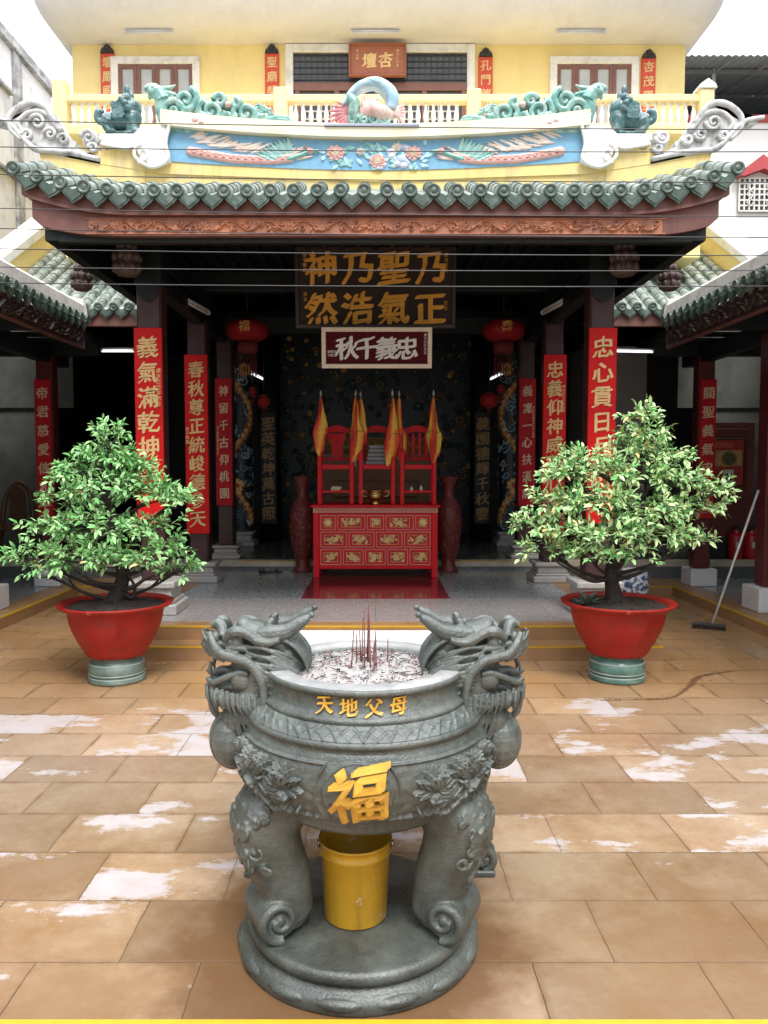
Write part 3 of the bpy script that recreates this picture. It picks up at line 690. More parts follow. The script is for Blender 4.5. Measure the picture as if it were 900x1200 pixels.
# white canopy: section with a rounded lip, wrapped round both ends
b = MB(); sec = [(0, 0)]; 
for t in np.linspace(0, 1, 18): a = -PI / 2 + t * PI / 2; sec.append((.30 + .55 * math.cos(a), .52 + .52 * math.sin(a)))
sec += [(.85, 1.7), (0, 1.7)]
loop = []
for (o_, z_) in sec:
    ex = max(0, o_ - .30)                                # how far the lip bulges sideways
    fr = 12.05 - o_ * 1.0; xl, xr = -4.6 - ex * .6, 4.7 + ex * .6; rr = .25
    pts = [(xl, 18.0), (xl, fr + rr)] + [(xl + rr - rr * math.cos(t), fr + rr - rr * math.sin(t)) for t in np.linspace(.2, PI / 2, 6)] + [(xr - rr + rr * math.sin(t), fr + rr - rr * math.cos(t)) for t in np.linspace(0, PI / 2 - .2, 6)] + [(xr, fr + rr), (xr, 18.0)]
    loop.append([(x, y, 8.13 + z_) for x, y in pts])
A = np.array(loop); b.grid(A, flip=True); b.add(A[-1], [tuple(range(A.shape[1]))])
b.build("canopy", M("canopy_white", (.68, .67, .665), .75, .06, 3, col2=(.60, .59, .58), c2t=.66, c2s=4, streak=.12), ub)
def window(x0, x1, z0, z1, n, parent, fr=.11):
    b = MB(); y = 12.0
    b.box(x0 - fr, x1 + fr, y - .06, y - .001, z1, z1 + fr, .008); b.box(x0 - fr, x1 + fr, y - .06, y - .001, z0 - fr, z0, .008)
    for a, c in ((x0 - fr, x0), (x1, x1 + fr)): b.box(a, c, y - .058, y - .001, z0 - .001, z1 + .001, .008)
    o = b.build("window", m_white, parent)
    b = MB(); b.box(x0, x1, y - .012, y - .003, z0, z1, 0); b.build("pane", m_glass, o)
    b = MB(); wd = (x1 - x0) / n
    for i in range(n):
        a = x0 + i * wd
        for c, d in ((a, a + .055), (a + wd - .055, a + wd)): b.box(c + .001, d, y - .04, y - .012, z0, z1, .004)
    b.box(x0, x1, y - .036, y - .013, z1 - .06, z1, .004); b.box(x0, x1, y - .036, y - .013, z0, z0 + .05, .004); b.build("frame", m_frame, o)
window(-3.88, -2.76, 6.72, 7.83, 4, ub); window(2.74, 3.86, 6.72, 7.83, 4, ub)
# double door behind the balcony
b = MB()
for a, c in ((-1.36, -1.24), (1.38, 1.50)): b.box(a, c, 11.94, 11.999, 6.27, 8.12, .01)
b.box(-1.24, 1.38, 11.94, 11.999, 8.0, 8.12, .01); o = b.build("balcony_door", m_white, ub)
b = MB(); b.box(-1.24, 1.38, 11.985, 11.999, 6.27, 8.0, 0); b.build("pane", m_dglass, o)
b = MB(); b.box(-1.24, 1.38, 11.95, 11.985, 7.44, 7.56, .006)
for x in (-1.22, -.62, -.02, .10, .70, 1.30): b.box(x, x + .075, 11.95, 11.984, 6.27, 7.44, .006)
b.build("frame", m_frame, o)
b = MB()
for z in np.linspace(7.6, 7.96, 5): b.box(-1.24, 1.38, 11.972, 11.982, z, z + .012, 0)
for i in range(30): x = -1.24 + i * .0903; b.box(x, x + .012, 11.974, 11.984, 7.6, 7.98, 0)
b.build("grille", m_iron, o)
for a in (-1.13, -.53, .19, .79):
    b = MB()
    for z in np.linspace(6.9, 7.36, 5): b.box(a, a + .47, 11.966, 11.976, z, z + .022, 0)
    for q in (.0, .15, .30, .448): b.box(a + q, a + q + .022, 11.963, 11.973, 6.9, 7.38, 0)
    b.build("lattice", M("pale_lattice", (.5, .48, .46), .6), o)
# balcony balustrade
bt = thing("balustrade", (0, 10.5, 6.27), "cream balustrade of turned white balusters before the upper windows", "balustrade")
m_cream = M("cream_rail", (.80, .66, .34), .75, .06, 4)
b = MB(); b.box(-4.12, 4.34, 10.43, 10.57, 6.585, 6.68, .012); b.box(-4.12, 4.34, 10.42, 10.58, 6.24, 6.30, .012); b.build("rail", m_cream, bt)
def post(x, z1, cap=False):
    b = MB(); b.box(x - .09, x + .09, 10.40, 10.6, 6.24, z1, .012); p = b.build("post", m_cream, bt)
    if cap: b = MB(); b.prism([(x - .12, z1), (x + .12, z1), (x + .1, z1 + .05), (x, z1 + .12), (x - .1, z1 + .05)], 10.38, 10.62); b.build("post_cap", m_white, p)
post(-4.16, 6.86); post(-1.25, 6.76); post(1.3, 6.74); post(4.36, 6.74, True)
b = MB(); b.lathe([(.03, .285), (.034, .275), (.02, .262), (.018, .22), (.03, .165), (.036, .11), (.03, .07), (.018, .045), (.032, .03), (.034, 0)][::-1], 10, (-4.0, 10.5, 6.30))
bal = b.build("baluster", m_white, bt)
xs_ = [x for x in np.arange(-3.9, 4.3, .1015) if min(abs(x + 1.25), abs(x - 1.3)) > .13]
for x in xs_:
    c = bal.copy(); col.objects.link(c); c.parent = bt; c.location = (x + 4.0, 0, 0)
# ================================================================== neighbours
lb = thing("white_building", (-8.6, 12, 0), "weathered white building with dark stained cornice at far left", "building")
m_oldw = M("stained_whitewash", (.86, .86, .87), .85, .05, 2, col2=(.60, .60, .61), c2t=.62, c2s=2.2, c2w=.1, streak=.5)
b = MB(); b.box(-12, -6.6, 5, 16.1, 0, 9.3, 0); b.build("wall", m_oldw, lb)
m_stain = M("black_mould", (.30, .30, .30), .9, .4, 4, col2=(.6, .6, .6), c2s=5)
b = MB(); b.box(-12, -6.5, 4.9, 16.2, 9.3, 9.36, .01); b.box(-12, -6.57, 4.9, 16.15, 9.36, 9.58, .02); b.build("cornice", m_stain, lb)
b = MB()
for (y0, y1, z) in ((12.6, 14.3, 8.45), (14.8, 16.1, 8.3), (9, 13, 7.2), (13.6, 15.9, 7.0)): b.box(-6.6, -6.52, y0, y1, z, z + .07, .01)
b.box(-6.6, -6.545, 14.4, 14.7, 6, 9.3, .01)
b.build("ledge", m_stain, lb)
rb = thing("house", (9, 17, 0), "white house with a red gabled grille window at far right", "house")
m_bright = M("bright_whitewash", (.80, .80, .80), .85, .05, 2)
b = MB(); b.box(4.75, 14, 16, 20, 0, 8.75, 0); b.build("wall", m_bright, rb)
b = MB(); b.box(4.7, 14, 15.95, 16.02, 8.72, 8.86, .01); b.build("red_band", M("faded_red", (.45, .07, .08), .7, .15), rb)
b = MB(); b.prism([(7.25, 7.62), (7.78, 8.02), (8.35, 7.62), (8.22, 7.6), (7.8, 7.74), (7.4, 7.6)], 15.8, 15.99); b.build("window_gable", M("faded_red", (.45, .07, .08)), rb)
b = MB(); b.box(7.38, 8.2, 15.96, 15.995, 6.95, 7.6, 0); o = b.build("window", m_dglass, rb)
b = MB()
for x in np.linspace(7.38, 8.19, 9): b.box(x - .014, x + .014, 15.93, 15.96, 6.95, 7.6, 0)
for z in np.linspace(6.95, 7.6, 7): b.box(7.37, 8.21, 15.935, 15.955, z - .014, z + .014, 0)
for x in (7.6, 8.0):
    for z in (7.12, 7.28, 7.44): b.tube([(x + .075 * math.cos(t), 15.93, z + .085 * math.sin(t)) for t in np.linspace(0, 2 * PI, 5)], .014, 6)
b.build("grille", m_white, o)
b = MB(); b.prism([(8.1, 6.1), (9.4, 6.85), (9.5, 6.75), (8.25, 6.02)], 14.6, 15.9); b.prism([(8.3, 5.6), (8.3, 6.0), (9.6, 6.7), (9.6, 5.6)], 15.2, 15.9); b.build("lean_to_roof", M("dark_sheet", (.12, .11, .10), .7, .2), rb)
sh = thing("steel_canopy", (9, 18, 8.8), "corrugated steel canopy on thin white posts over the flat roof", "canopy")
b = MB(); xs = np.arange(4.8, 14, .035); ys = [15.2, 20]
A = np.array([[(x, 15.2, 9.62 + .018 * math.sin(x / .07 * PI)) for x in xs], [(x, 20, 10.4 + .018 * math.sin(x / .07 * PI)) for x in xs]]); b.grid(A)
b.build("roof_sheet", M("grey_sheet", (.28, .31, .33), .5, .15), sh)
b = MB(); b.box(4.8, 14, 19.6, 19.8, 8.75, 10.3, 0); b.build("back_sheet", M("dark_sheet2", (.10, .115, .125), .6, .15), sh)
b = MB()
for x in (6.78, 9.6, 12.4): b = MB(); b.tube([(x, 15.9, 8.75), (x, 15.9, 9.72)], .035, 8); b.build("post", m_white, sh)
b = MB()
for y in (15.9, 17.5, 19.2): b.box(4.8, 14, y - .03, y + .03, 9.5 + (y - 15.2) * .165, 9.58 + (y - 15.2) * .165, 0)
for x in np.arange(5.2, 14, .8): b.tube([(x, 15.3, 9.55), (x, 19.6, 10.24)], .02, 6); b.tube([(x, 15.9, 9.2), (x + .4, 17.5, 9.9)], .014, 6)
b.build("truss", M("grey_steel", (.2, .21, .22), .5), sh)
# overhead cables
m_cable = M("black_cable", (.03, .03, .032), .35, .1, 20)
def Zat(py, y):                                           # height of a line of sight, used once to space the cables
    v = (600 - py) / 900; c_, s_ = math.cos(math.radians(3.5)), math.sin(math.radians(3.5)); return 1.8 + y / (c_ + v * s_) * (-s_ + v * c_)
for py, l in ((148.5, "black overhead cable crossing the upstairs balustrade"), (177, "black overhead cable crossing the blue painted panel"), (211, "black overhead cable just above the roof tiles' lower edge"), (251, "black overhead cable along the top of the carved fascia"),
              (275, "black overhead cable along the bottom edge of the carved fascia"), (297.5, "pale lit cable across the top row of gold characters"), (317, "cable crossing the dark hall between the two rows of gold characters"), (335.5, "lowest overhead cable, crossing the lower row of gold characters")):
    dz = random.uniform(.012, .03); z = Zat(py, 4.6)
    b = MB(); b.tube([(x, 4.6, z - dz * x / 2.4 * (1 if py < 300 else .8) + .002 * x * x) for x in np.linspace(-14, 14, 40)], .0030 if py != 251 else .0026, 6)
    tag(b.build("overhead_cable", m_cable), l, "cable", "overhead cables across the courtyard")
# ================================================================== boards with writing
m_red = M("red_lacquer", (.68, .009, .011), .5, .12, 6, col2=(.54, .014, .014), c2s=2, c2w=.2, spec=.2)
m_redf = M("faded_red_lacquer", (.48, .010, .018), .5, .18, 6, spec=.25)
m_gold = M("gold_paint", (.80, .56, .24), .45, .15, 30)
m_goldd = M("dull_gold", (.55, .26, .05), .5, .2, 20)
m_goldw = M("pale_gold", (.75, .55, .36), .5, .15, 20)
def couplet(label, x, y, z0, z1, w_, text, size, mat, gold, side=None, sidex=0, sides=.04, sz=None, xs=1.0, fill=.94, name="couplet_board", group="couplet boards on the pillars", dx=0, gapz=None, ends=False, top=None):
    t = thing(name, (x, y, z0), label, "couplet board", group)
    b = MB(); b.box(x - w_ / 2, x + w_ / 2, y - .03, y, z0, z1, .006); b.build("board", mat, t)
    b = MB(); n = len(text); tt = (top if top is not None else z1 - (z1 - z0) * (1 - fill) * .5); step = gapz or (tt - z0 - (z1 - tt)) / n
    for i, ch in enumerate(text): write(b, ch, x + dx, tt - step * (i + .5), size, on_wall(y - .031), xs=xs, jit=.06)
    if side:
        for i, ch in enumerate(side): write(b, ch, x + sidex, sz - i * sides * 1.12, sides, on_wall(y - .031), nib=.02)
    b.build("inscription", gold, t); return t
couplet("wide red couplet board on the left front pillar, gold characters behind the bonsai", -2.31, 7.91, 1.2, 3.19, .285, "義氣滿乾坤與", .225, m_red, m_gold, "歲次己巳年吉立", .105, .05, 2.76, 1.0, top=3.12, gapz=.252, dx=-.005)
couplet("wide red couplet board on the right front pillar, gold characters behind the bonsai", 2.31, 7.91, 1.2, 3.19, .285, "忠心貫日月則", .225, m_red, m_gold, top=3.12, gapz=.252)
couplet("long red board of nine gold characters on the left second pillar", -2.33, 10.08, .90, 3.23, .30, "春秋尊正統峻德參天", .225, m_red, m_gold, "弟子敬獻", -.12, .05, 2.27, .95)
couplet("long red board on the right second pillar, lower end hidden by leaves", 2.33, 10.08, .90, 3.23, .30, "忠義仰神威丹心貫日", .225, m_red, m_gold, "歲次己巳年吉立敬", .115, .04, 2.82, .95)
couplet("narrow dark red board with seven spaced characters on the left third pillar", -2.27, 11.57, 1.19, 3.09, .25, "神留千古仰桃園", .17, m_redf, m_goldw, "弟子敬獻春秋吉立歲次己", -.09, .035, 2.36, .9)
couplet("narrow dark red board with seven spaced characters on the right third pillar", 2.27, 11.57, 1.19, 3.09, .25, "義凜一心扶漢鼎", .17, m_redf, m_goldw, "歲次己巳春秋吉立弟子敬獻", .09, .035, 2.66, .9)
couplet("dull red board on the left gallery pillar, thin pale characters", -4.52, 10.52, 1.07, 2.96, .215, "帝君慈愛信和平", .17, m_redf, m_goldw, group="boards on the gallery pillars")
couplet("dull red board on the right gallery pillar beside the calendar", 4.52, 10.52, 1.07, 2.96, .215, "關聖義氣忠千秋", .17, m_redf, m_goldw, group="boards on the gallery pillars")
m_gdark = M("dark_gilding", (.50, .28, .08), .4, .35, 20)
for s, txt in ((-1, "聖英乾坤萬古照"), (1, "義園德輝千秋鑒")):
    couplet(f"dark gilded inscription on the {'left' if s < 0 else 'right'} inner pillar, deep in the hall", s * 1.95, 14.03, .72, 2.75, .30, txt, .25, m_dark, m_gdark, group="gilded inscriptions deep in the hall")
m_redo = M("orange_red_paint", (.62, .07, .035), .55, .1, 6)
for x, txt, l, zt in ((-4.04, "壇嚴殿廣春", "upstairs red scroll board, left of the left window", 7.99), (-1.56, "聖廟榮光吉", "upstairs red scroll board, between left window and balcony door", 7.99), (1.66, "孔門傳道春", "upstairs red scroll board, between balcony door and right window", 7.94), (4.12, "杏茂園芳吉", "upstairs red scroll board, right of the right window", 7.92)):
    t = couplet(l, x, 11.995, 6.36, zt, .215, txt, .165, m_redo, m_gold, group="red scroll boards upstairs", name="scroll_board", top=zt - .02, gapz=.212)
    b = MB(); pts = [(-.105, 0), (-.09, .055), (-.045, .07), (-.05, .10), (0, .13), (.05, .10), (.045, .07), (.09, .055), (.105, 0)]
    b.prism([(x + a, zt + c) for a, c in pts], 11.95, 11.99)
    for a, c in ((-.05, .045), (.05, .045), (0, .085)): b.ell((x + a, 11.95, zt + c), (.035, .02, .035), 8)
    b.build("carved_finial", m_iron, t)
def plaque(label, x, z0, z1, w_, y, tilt, board, frame, fw, rows, gold, size, xs=1, small=None, smallsize=.04, step=None):
    """hanging board, tilted forward at the top"""
    t = thing("plaque", (x, y, z0), label, "plaque", None); h = z1 - z0; ct_, st_ = math.cos(tilt), math.sin(tilt)
    def fn(X, Z, d): return np.stack([X, y - d * ct_ - (Z - z0) * st_, z0 + (Z - z0) * ct_ - d * -st_ * 0], 1)
    Tm = Matrix.Translation((x, y, z0)) @ Matrix.Rotation(tilt, 4, 'X')
    b = MB(); b.T = Tm; b.box(-w_ / 2, w_ / 2, 0.002, .05, 0, h, .006); b.build("board", board, t)
    if frame:
        b = MB(); b.T = Tm
        for a, c, e, f in ((-w_ / 2, w_ / 2, 0, fw), (-w_ / 2, w_ / 2, h - fw, h), (-w_ / 2, -w_ / 2 + fw, fw, h - fw), (w_ / 2 - fw, w_ / 2, fw, h - fw)): b.box(a, c, -.03, .003, e, f, .006)
        b.build("frame", frame, t)
    b = MB()
    for r, row in enumerate(rows):
        stp = step or (w_ - 2 * fw) / (len(row) + .25)
        for i, ch in enumerate(row):
            write(b, ch, x + (i - (len(row) - 1) / 2) * stp, z0 + h * (1 - (r + .5) / len(rows)) * 1.0, size, fn, xs=xs, nib=.034)
    for (sx, sz, txt) in small or ():
        for i, ch in enumerate(txt): write(b, ch, x + sx, z0 + sz - i * smallsize * 1.15, smallsize, fn, nib=.015)
    b.build("inscription", gold, t); return t
plaque("large dark plaque with two rows of orange gold characters under the roof", 0, 3.44, 4.38, 1.92, 9.36, .12, M("dark_brown_board", (.045, .034, .03), .7, .2, spec=.15), m_dwood, .05, ["神乃聖乃", "然浩氣正"], M("orange_gold", (.85, .42, .07), .6, .2, 12, spec=.2), .40, 1.0, [(.84, .85, "歲次己巳"), (.84, .3, "吉立"), (-.84, .85, "弟子敬獻"), (-.84, .4, "吉立")], .05, step=.435)
plaque("small maroon plaque in a pale frame hung below the large one", .015, 2.92, 3.385, 1.275, 9.0, .10, M("maroon_board", (.085, .008, .012), .7, .15, spec=.12), M("gilt_pale_frame", (.78, .66, .52), .4, .15, 30), .05, ["秋千義忠"], M("silvery_paint", (.75, .73, .70), .5, .1), .27, 1, [(.56, .38, "歲次己巳吉立"), (-.555, .19, "弟子"), (-.52, .19, "敬獻"), (-.485, .19, "吉立")], .035, step=.232)
plaque("upstairs brown plaque with two gold characters over the balcony door", .03, 7.6, 8.06, .86, 11.86, .08, M("orange_brown_board", (.38, .13, .07), .5, .12), M("orange_brown_frame", (.30, .10, .055), .5, .12), .03, ["壇杏"], m_gold, .22, 1, [(.3, .36, "歲次己巳年"), (-.3, .36, "吉立春")], .045, step=.24)

# ================================================================== altar and what stands on it
m_altar = M("bright_red_paint", (.66, .012, .02), .5, .12, 9, spec=.25)
m_line = M("pinkish_gilt_line", (.62, .34, .28), .5, .1)
at = thing("altar_table", (0, 10.75, .265), "red altar table with three rows of gilded carved panels", "table")
X0, X1, Y0, Y1 = -.845, .845, 10.38, 11.15
b = MB(); b.box(X0 + .03, X1 - .03, Y0 + .03, Y1 - .03, .40, 1.16, .004); b.box(X0 + .0, X1 - .0, Y0 + .015, Y1, .385, .43, .006); b.build("body", m_altar, at)
b = MB(); b.box(-.88, .88, Y0 - .03, Y1 + .02, 1.225, 1.262, .01); b.build("tabletop", m_altar, at)
b = MB(); b.box(X0, X1, Y0 + .0, Y1 - .02, 1.155, 1.225, .004); b.build("frieze", M("frieze_gilt", (.55, .40, .28), .45, .15, 30), at)
b = MB()                                                  # key-fret on the frieze
for i in range(34):
    x = X0 + .025 + i * .0488
    for (a, c, e, f) in ((0, .036, .048, .056), (0, .008, .012, .048), (.028, .036, .024, .048), (.014, .036, .024, .032), (0, .02, .008, .014)): b.box(x + a, x + c, Y0 - .006, Y0 + .002, 1.157 + e, 1.157 + f, 0)
b.build("key_fret", m_altar, at)
for x in (X0 + .04, X1 - .04):
    for y in (Y0 + .04, Y1 - .04): b = MB(); b.box(x - .04, x + .04, y - .04, y + .04, .266, 1.155, .006); b.build("leg", m_altar, at)
rows = [(.92, 1.12, [.205, .36, .23, .36, .205]), (.68, .895, [.36, .355, .355, .36]), (.44, .655, [.29, .285, .285, .285, .29])]
random.seed(31); yf = Y0 + .03
for z0, z1, ws in rows:
    tot = sum(ws); k = 1.52 / tot; x = -.76
    for w_ in ws:
        w_ *= k; xa, xb = x + .012, x + w_ - .012; x += w_
        b = MB(); 
        for a, c, e, f in ((xa, xb, z0, z0 + .01), (xa, xb, z1 - .01, z1), (xa, xa + .01, z0 + .01, z1 - .01), (xb - .01, xb, z0 + .01, z1 - .01)): b.box(a, c, yf - .012, yf + .001, e, f, .002)
        fr = b.build("panel_border", m_line, at)
        cw, ch_ = min((xb - xa) * .72, (xb - xa) - .09), (z1 - z0) * .62
        R = Relief(cw, ch_, int(cw * 420), int(ch_ * 420), (.45, .02, .02)); q = random.random()
        gold, gd = (.80, .60, .26), (.74, .5, .22)
        if w_ < .24: R.flower(0, 0, ch_ * .46, .02, gold, (.85, .66, .3), 6, a0=q)
        else:
            for _ in range(16): R.petal(random.uniform(-cw / 2, cw / 2) * .75, random.uniform(-ch_ / 2, ch_ / 2) * .6, random.uniform(0, 6.28), .06, .022, .016, gold)
            for _ in range(5): R.spiral(random.uniform(-cw / 2, cw / 2) * .7, random.uniform(-ch_ / 2, ch_ / 2) * .5, .032, 1.3, .011, .016, random.uniform(0, 6), 1, gd)
            R.flower(random.uniform(-.04, .04), 0, ch_ * .27, .022, gold, gd, 7)
        e = (abs(R.u) > cw / 2 - .007) | (abs(R.v) > ch_ / 2 - .007); R.H[e] = .012; R.C[e] = gd
        b = MB(); cx, cz = (xa + xb) / 2, (z0 + z1) / 2
        R.mesh(b, lambda U, V, H: np.stack([cx + U, yf - .002 - H, cz + V], 1)); b.build("gilded_panel", m_painted, fr)
def offering_chair(x, label, back):
    y = 10.72; z = 1.262; c = thing("offering_chair", (x, y, z), label, "chair", "red offering chairs on the altar")
    w_, d = .44, .40
    for sx in (-1, 1):
        b = MB(); b.box(x + sx * w_ / 2 - .028, x + sx * w_ / 2 + .028, y - d / 2 - .025, y - d / 2 + .025, z, z + .72, .006); b.ell((x + sx * w_ / 2, y - d / 2, z + .735), (.03, .03, .03), 10); b.build("leg", m_altar, c)
        b = MB(); b.box(x + sx * w_ / 2 - .025, x + sx * w_ / 2 + .025, y + d / 2 - .025, y + d / 2 + .025, z, z + 1.05, .006); b.build("leg", m_altar, c)
        b = MB(); b.box(x + sx * w_ / 2 - .02, x + sx * w_ / 2 + .02, y - d / 2 + .026, y + d / 2 - .026, z + .50, z + .535, .006); b.build("arm", m_altar, c)
    b = MB(); b.box(x - w_ / 2 + .029, x + w_ / 2 - .029, y - d / 2 - .01, y + d / 2 - .03, z + .48, z + .545, .006); b.build("seat", m_altar, c)
    b = MB(); b.box(x - w_ / 2 + .029, x + w_ / 2 - .029, y - d / 2 - .015, y - d / 2 + .015, z + .16, z + .19, .004); b.box(x - w_ / 2 + .0285, x + w_ / 2 - .0285, y - d / 2 + .016, y + d / 2 - .03, z + .16, z + .18, .003); b.build("stretcher", m_altar, c)
    b = MB(); yb = y + d / 2
    xs = np.linspace(-w_ / 2 - .03, w_ / 2 + .03, 20); b.prism([(x + q, z + 1.05 + .05 * math.exp(-(q / .12) ** 2)) for q in xs] + [(x + q, z + .985 + .02 * math.exp(-(q / .12) ** 2)) for q in xs[::-1]], yb - .02, yb + .02); b.build("top_rail", m_altar, c)
    b = MB(); b.box(x - w_ / 2 + .026, x + w_ / 2 - .026, yb - .015, yb + .015, z + .60, z + .64, .004); b.build("cross_rail", m_altar, c)
    b = MB()
    if back == 'vase':
        pr = [(.07, .641), (.085, .70), (.075, .78), (.095, .86), (.13, .93), (.13, .985)]
        b.prism([(x + a, z + h) for a, h in pr] + [(x - a, z + h) for a, h in pr[::-1]], yb - .012, yb + .012)
    elif back == 'slats':
        for q in (-.14, -.05, .04, .13): b.box(x + q - .022, x + q + .022, yb - .012, yb + .012, z + .641, z + .985, .004)
    else:
        for q in (-.17, .17): b.box(x + q - .02, x + q + .02, yb - .012, yb + .012, z + .641, z + .985, .004)
    b.build("back_splat", m_altar, c); return c
offering_chair(-.545, "red offering chair with a vase shaped back splat, left on the altar", 'vase')
offering_chair(.02, "red offering chair with an open back, behind the bronze censer", 'open')
offering_chair(.585, "red offering chair with a slatted back, right on the altar", 'slats')
m_flagr = M("flag_cloth", (1, 1, 1), .7, .12, 30, attr=True)
def flag(x, y, label, lean, seed, ln=.78):
    random.seed(seed); zt = 2.71; t = thing("ceremonial_flag", (x, y, 1.78), label, "flag", "furled flags behind the offering chairs")
    b = MB(); b.tube([(x, y + .02, 1.78), (x + lean * .05, y + .02, zt + .04)], .008, 6); b.lathe([(.006, 0), (.016, .02), (.012, .05), (0, .09)], 8, (x + lean * .05, y + .02, zt + .03)); b.build("pole", m_goldd, t)
    nz, na = 34, 22; A = np.zeros((nz, na, 3)); C = np.zeros((nz, na, 3)); p1, p2 = random.uniform(0, 6), random.uniform(0, 6)
    for i in range(nz):
        q = i / (nz - 1); z = zt - ln * q; r = .014 + .078 * min(1, q * 1.5) * (1 - .35 * max(0, q - .7) / .3)
        for j in range(na):
            a = 2 * PI * j / (na - 1); f = 1 + .42 * math.sin(3 * a + p1 + q * 3) + .2 * math.sin(5 * a + p2 - q * 5)
            zz = z - (.07 * math.sin(2 * a + p2) * q if q > .6 else 0)
            A[i, j] = (x + lean * .05 * (1 - q) + lean * .03 * math.sin(q * 3) + r * .85 * f * math.cos(a), y + r * .75 * f * math.sin(a), zz)
            s_ = math.sin(2 * a + p1 + q * 5) + .5 * math.sin(q * 9 + p2 + a)
            C[i, j] = (.88, .52, .08) if s_ > .35 else ((.88, .26, .04) if s_ > .0 else ((.80, .08, .03) if s_ > -.7 else (.55, .03, .02)))
    b.grid(A, 0, C); b.build("cloth", m_flagr, t)
for x, y, l, ln_, sd_, L_ in ((-.755, 10.5, "furled flag at the left end of the altar chairs", .2, 1, .72), (-.275, 10.5, "furled flag by the vase-back chair's right post", .1, 2, .80), (-.175, 10.62, "narrow furled flag behind the open chair's left post", -.6, 3, .55), (.215, 10.5, "yellowest furled flag, on the open chair's right post", .3, 4, .86), (.345, 10.6, "furled flag by the slat-back chair's left post", -.4, 5, .78), (.80, 10.5, "furled flag at the right end of the altar chairs", -.2, 6, .82)): flag(x, y, l, ln_, sd_, L_)
m_brass = M("old_brass", (.42, .27, .10), .28, .2, 12, metal=1)
ce = thing("censer", (0, 10.5, 1.262), "round brass censer in the middle of the altar", "censer")
b = MB(); b.lathe([(.075, 0), (.08, .012), (.055, .03), (.06, .05), (.10, .075), (.118, .11), (.11, .145), (.095, .16), (.125, .18), (.128, .195), (.115, .195), (.09, .165), (0, .16)], 32, (0, 10.5, 1.262)); b.build("bowl", m_brass, ce)
for s in (-1, 1): b = MB(); b.tube(smooth_path([(s * .11, 10.5, 1.37), (s * .17, 10.5, 1.38), (s * .18, 10.5, 1.44), (s * .12, 10.5, 1.445)]), .01, 8); b.build("handle", m_brass, ce)
b = MB(); b.prism([(-.62, 1.444), (-.50, 1.444), (-.46, 1.50), (-.60, 1.51)], 10.56, 10.7); tag(b.build("packet", M("buff_paper", (.55, .45, .3), .7)), "small buff packet on the left chair's shelf", "packet")
for x, h, l in ((.50, .06, "small white cup on the right chair's shelf, left of the bottle"), (.63, .075, "small white bottle on the right chair's shelf")):
    b = MB(); b.lathe([(.02, 0), (.026, .02), (.022, h * .6), (.010, h * .75), (.012, h)], 14, (x, 10.62, 1.443)); tag(b.build("cup", M("white_porcelain", (.75, .75, .75), .2)), l, "cup")
b = MB()
for i in range(5): b.box(-.13 + .012 * i, .17 - .012 * i, 10.62 + .015 * i, 10.9, 1.808 + .055 * i, 1.808 + .055 * i + .048, .004)
tag(b.build("offering_stand", M("grey_lacquer", (.20, .22, .23), .4, .2)), "grey stepped stand on the middle chair's seat", "stand")
for s in (-1, 1):                                         # tall carved vases
    x = s * 1.06; y = 11.08
    t = thing("floor_vase", (x, y, .262), f"tall carved red brown vase standing {'left' if s < 0 else 'right'} of the altar", "vase", "carved vases beside the altar")
    pr = [(.14, 0), (.145, .02), (.12, .05), (.095, .10), (.10, .14), (.085, .17), (.11, .22), (.15, .40), (.175, .62), (.18, .80), (.165, .93), (.12, 1.02), (.085, 1.06), (.075, 1.16), (.09, 1.26), (.135, 1.36), (.14, 1.375), (.12, 1.37), (.07, 1.25), (0, 1.2)]
    b = MB(); b.lathe(pr, 36, (x, y, .262)); b.build("body", M("red_brown_carved_wood", (.16, .03, .025), .4, .35, 26, .5, 34), t)
    R = Relief(2 * PI * .18, .74, 220, 140); random.seed(40 + s)
    for k in range(60): R.petal(random.uniform(-.55, .55), random.uniform(-.3, .3), random.uniform(0, 6.28), .13, .05, .012)
    for k in range(26): R.spiral(random.uniform(-.52, .52), random.uniform(-.32, .32), .05, 1.4, .018, .012, random.uniform(0, 6))
    zz = np.array([p[1] for p in pr[5:12]]); rr = np.array([p[0] for p in pr[5:12]])
    b = MB(); R.mesh(b, lambda U, V, H: np.stack([x + (np.interp(V + .62, zz, rr) + H + .001) * np.sin(U / .18), y - (np.interp(V + .62, zz, rr) + H + .001) * np.cos(U / .18), V + .62 + .262], 1)); b.build("carving", M("red_brown_carved_wood", (.16, .03, .025)), t)
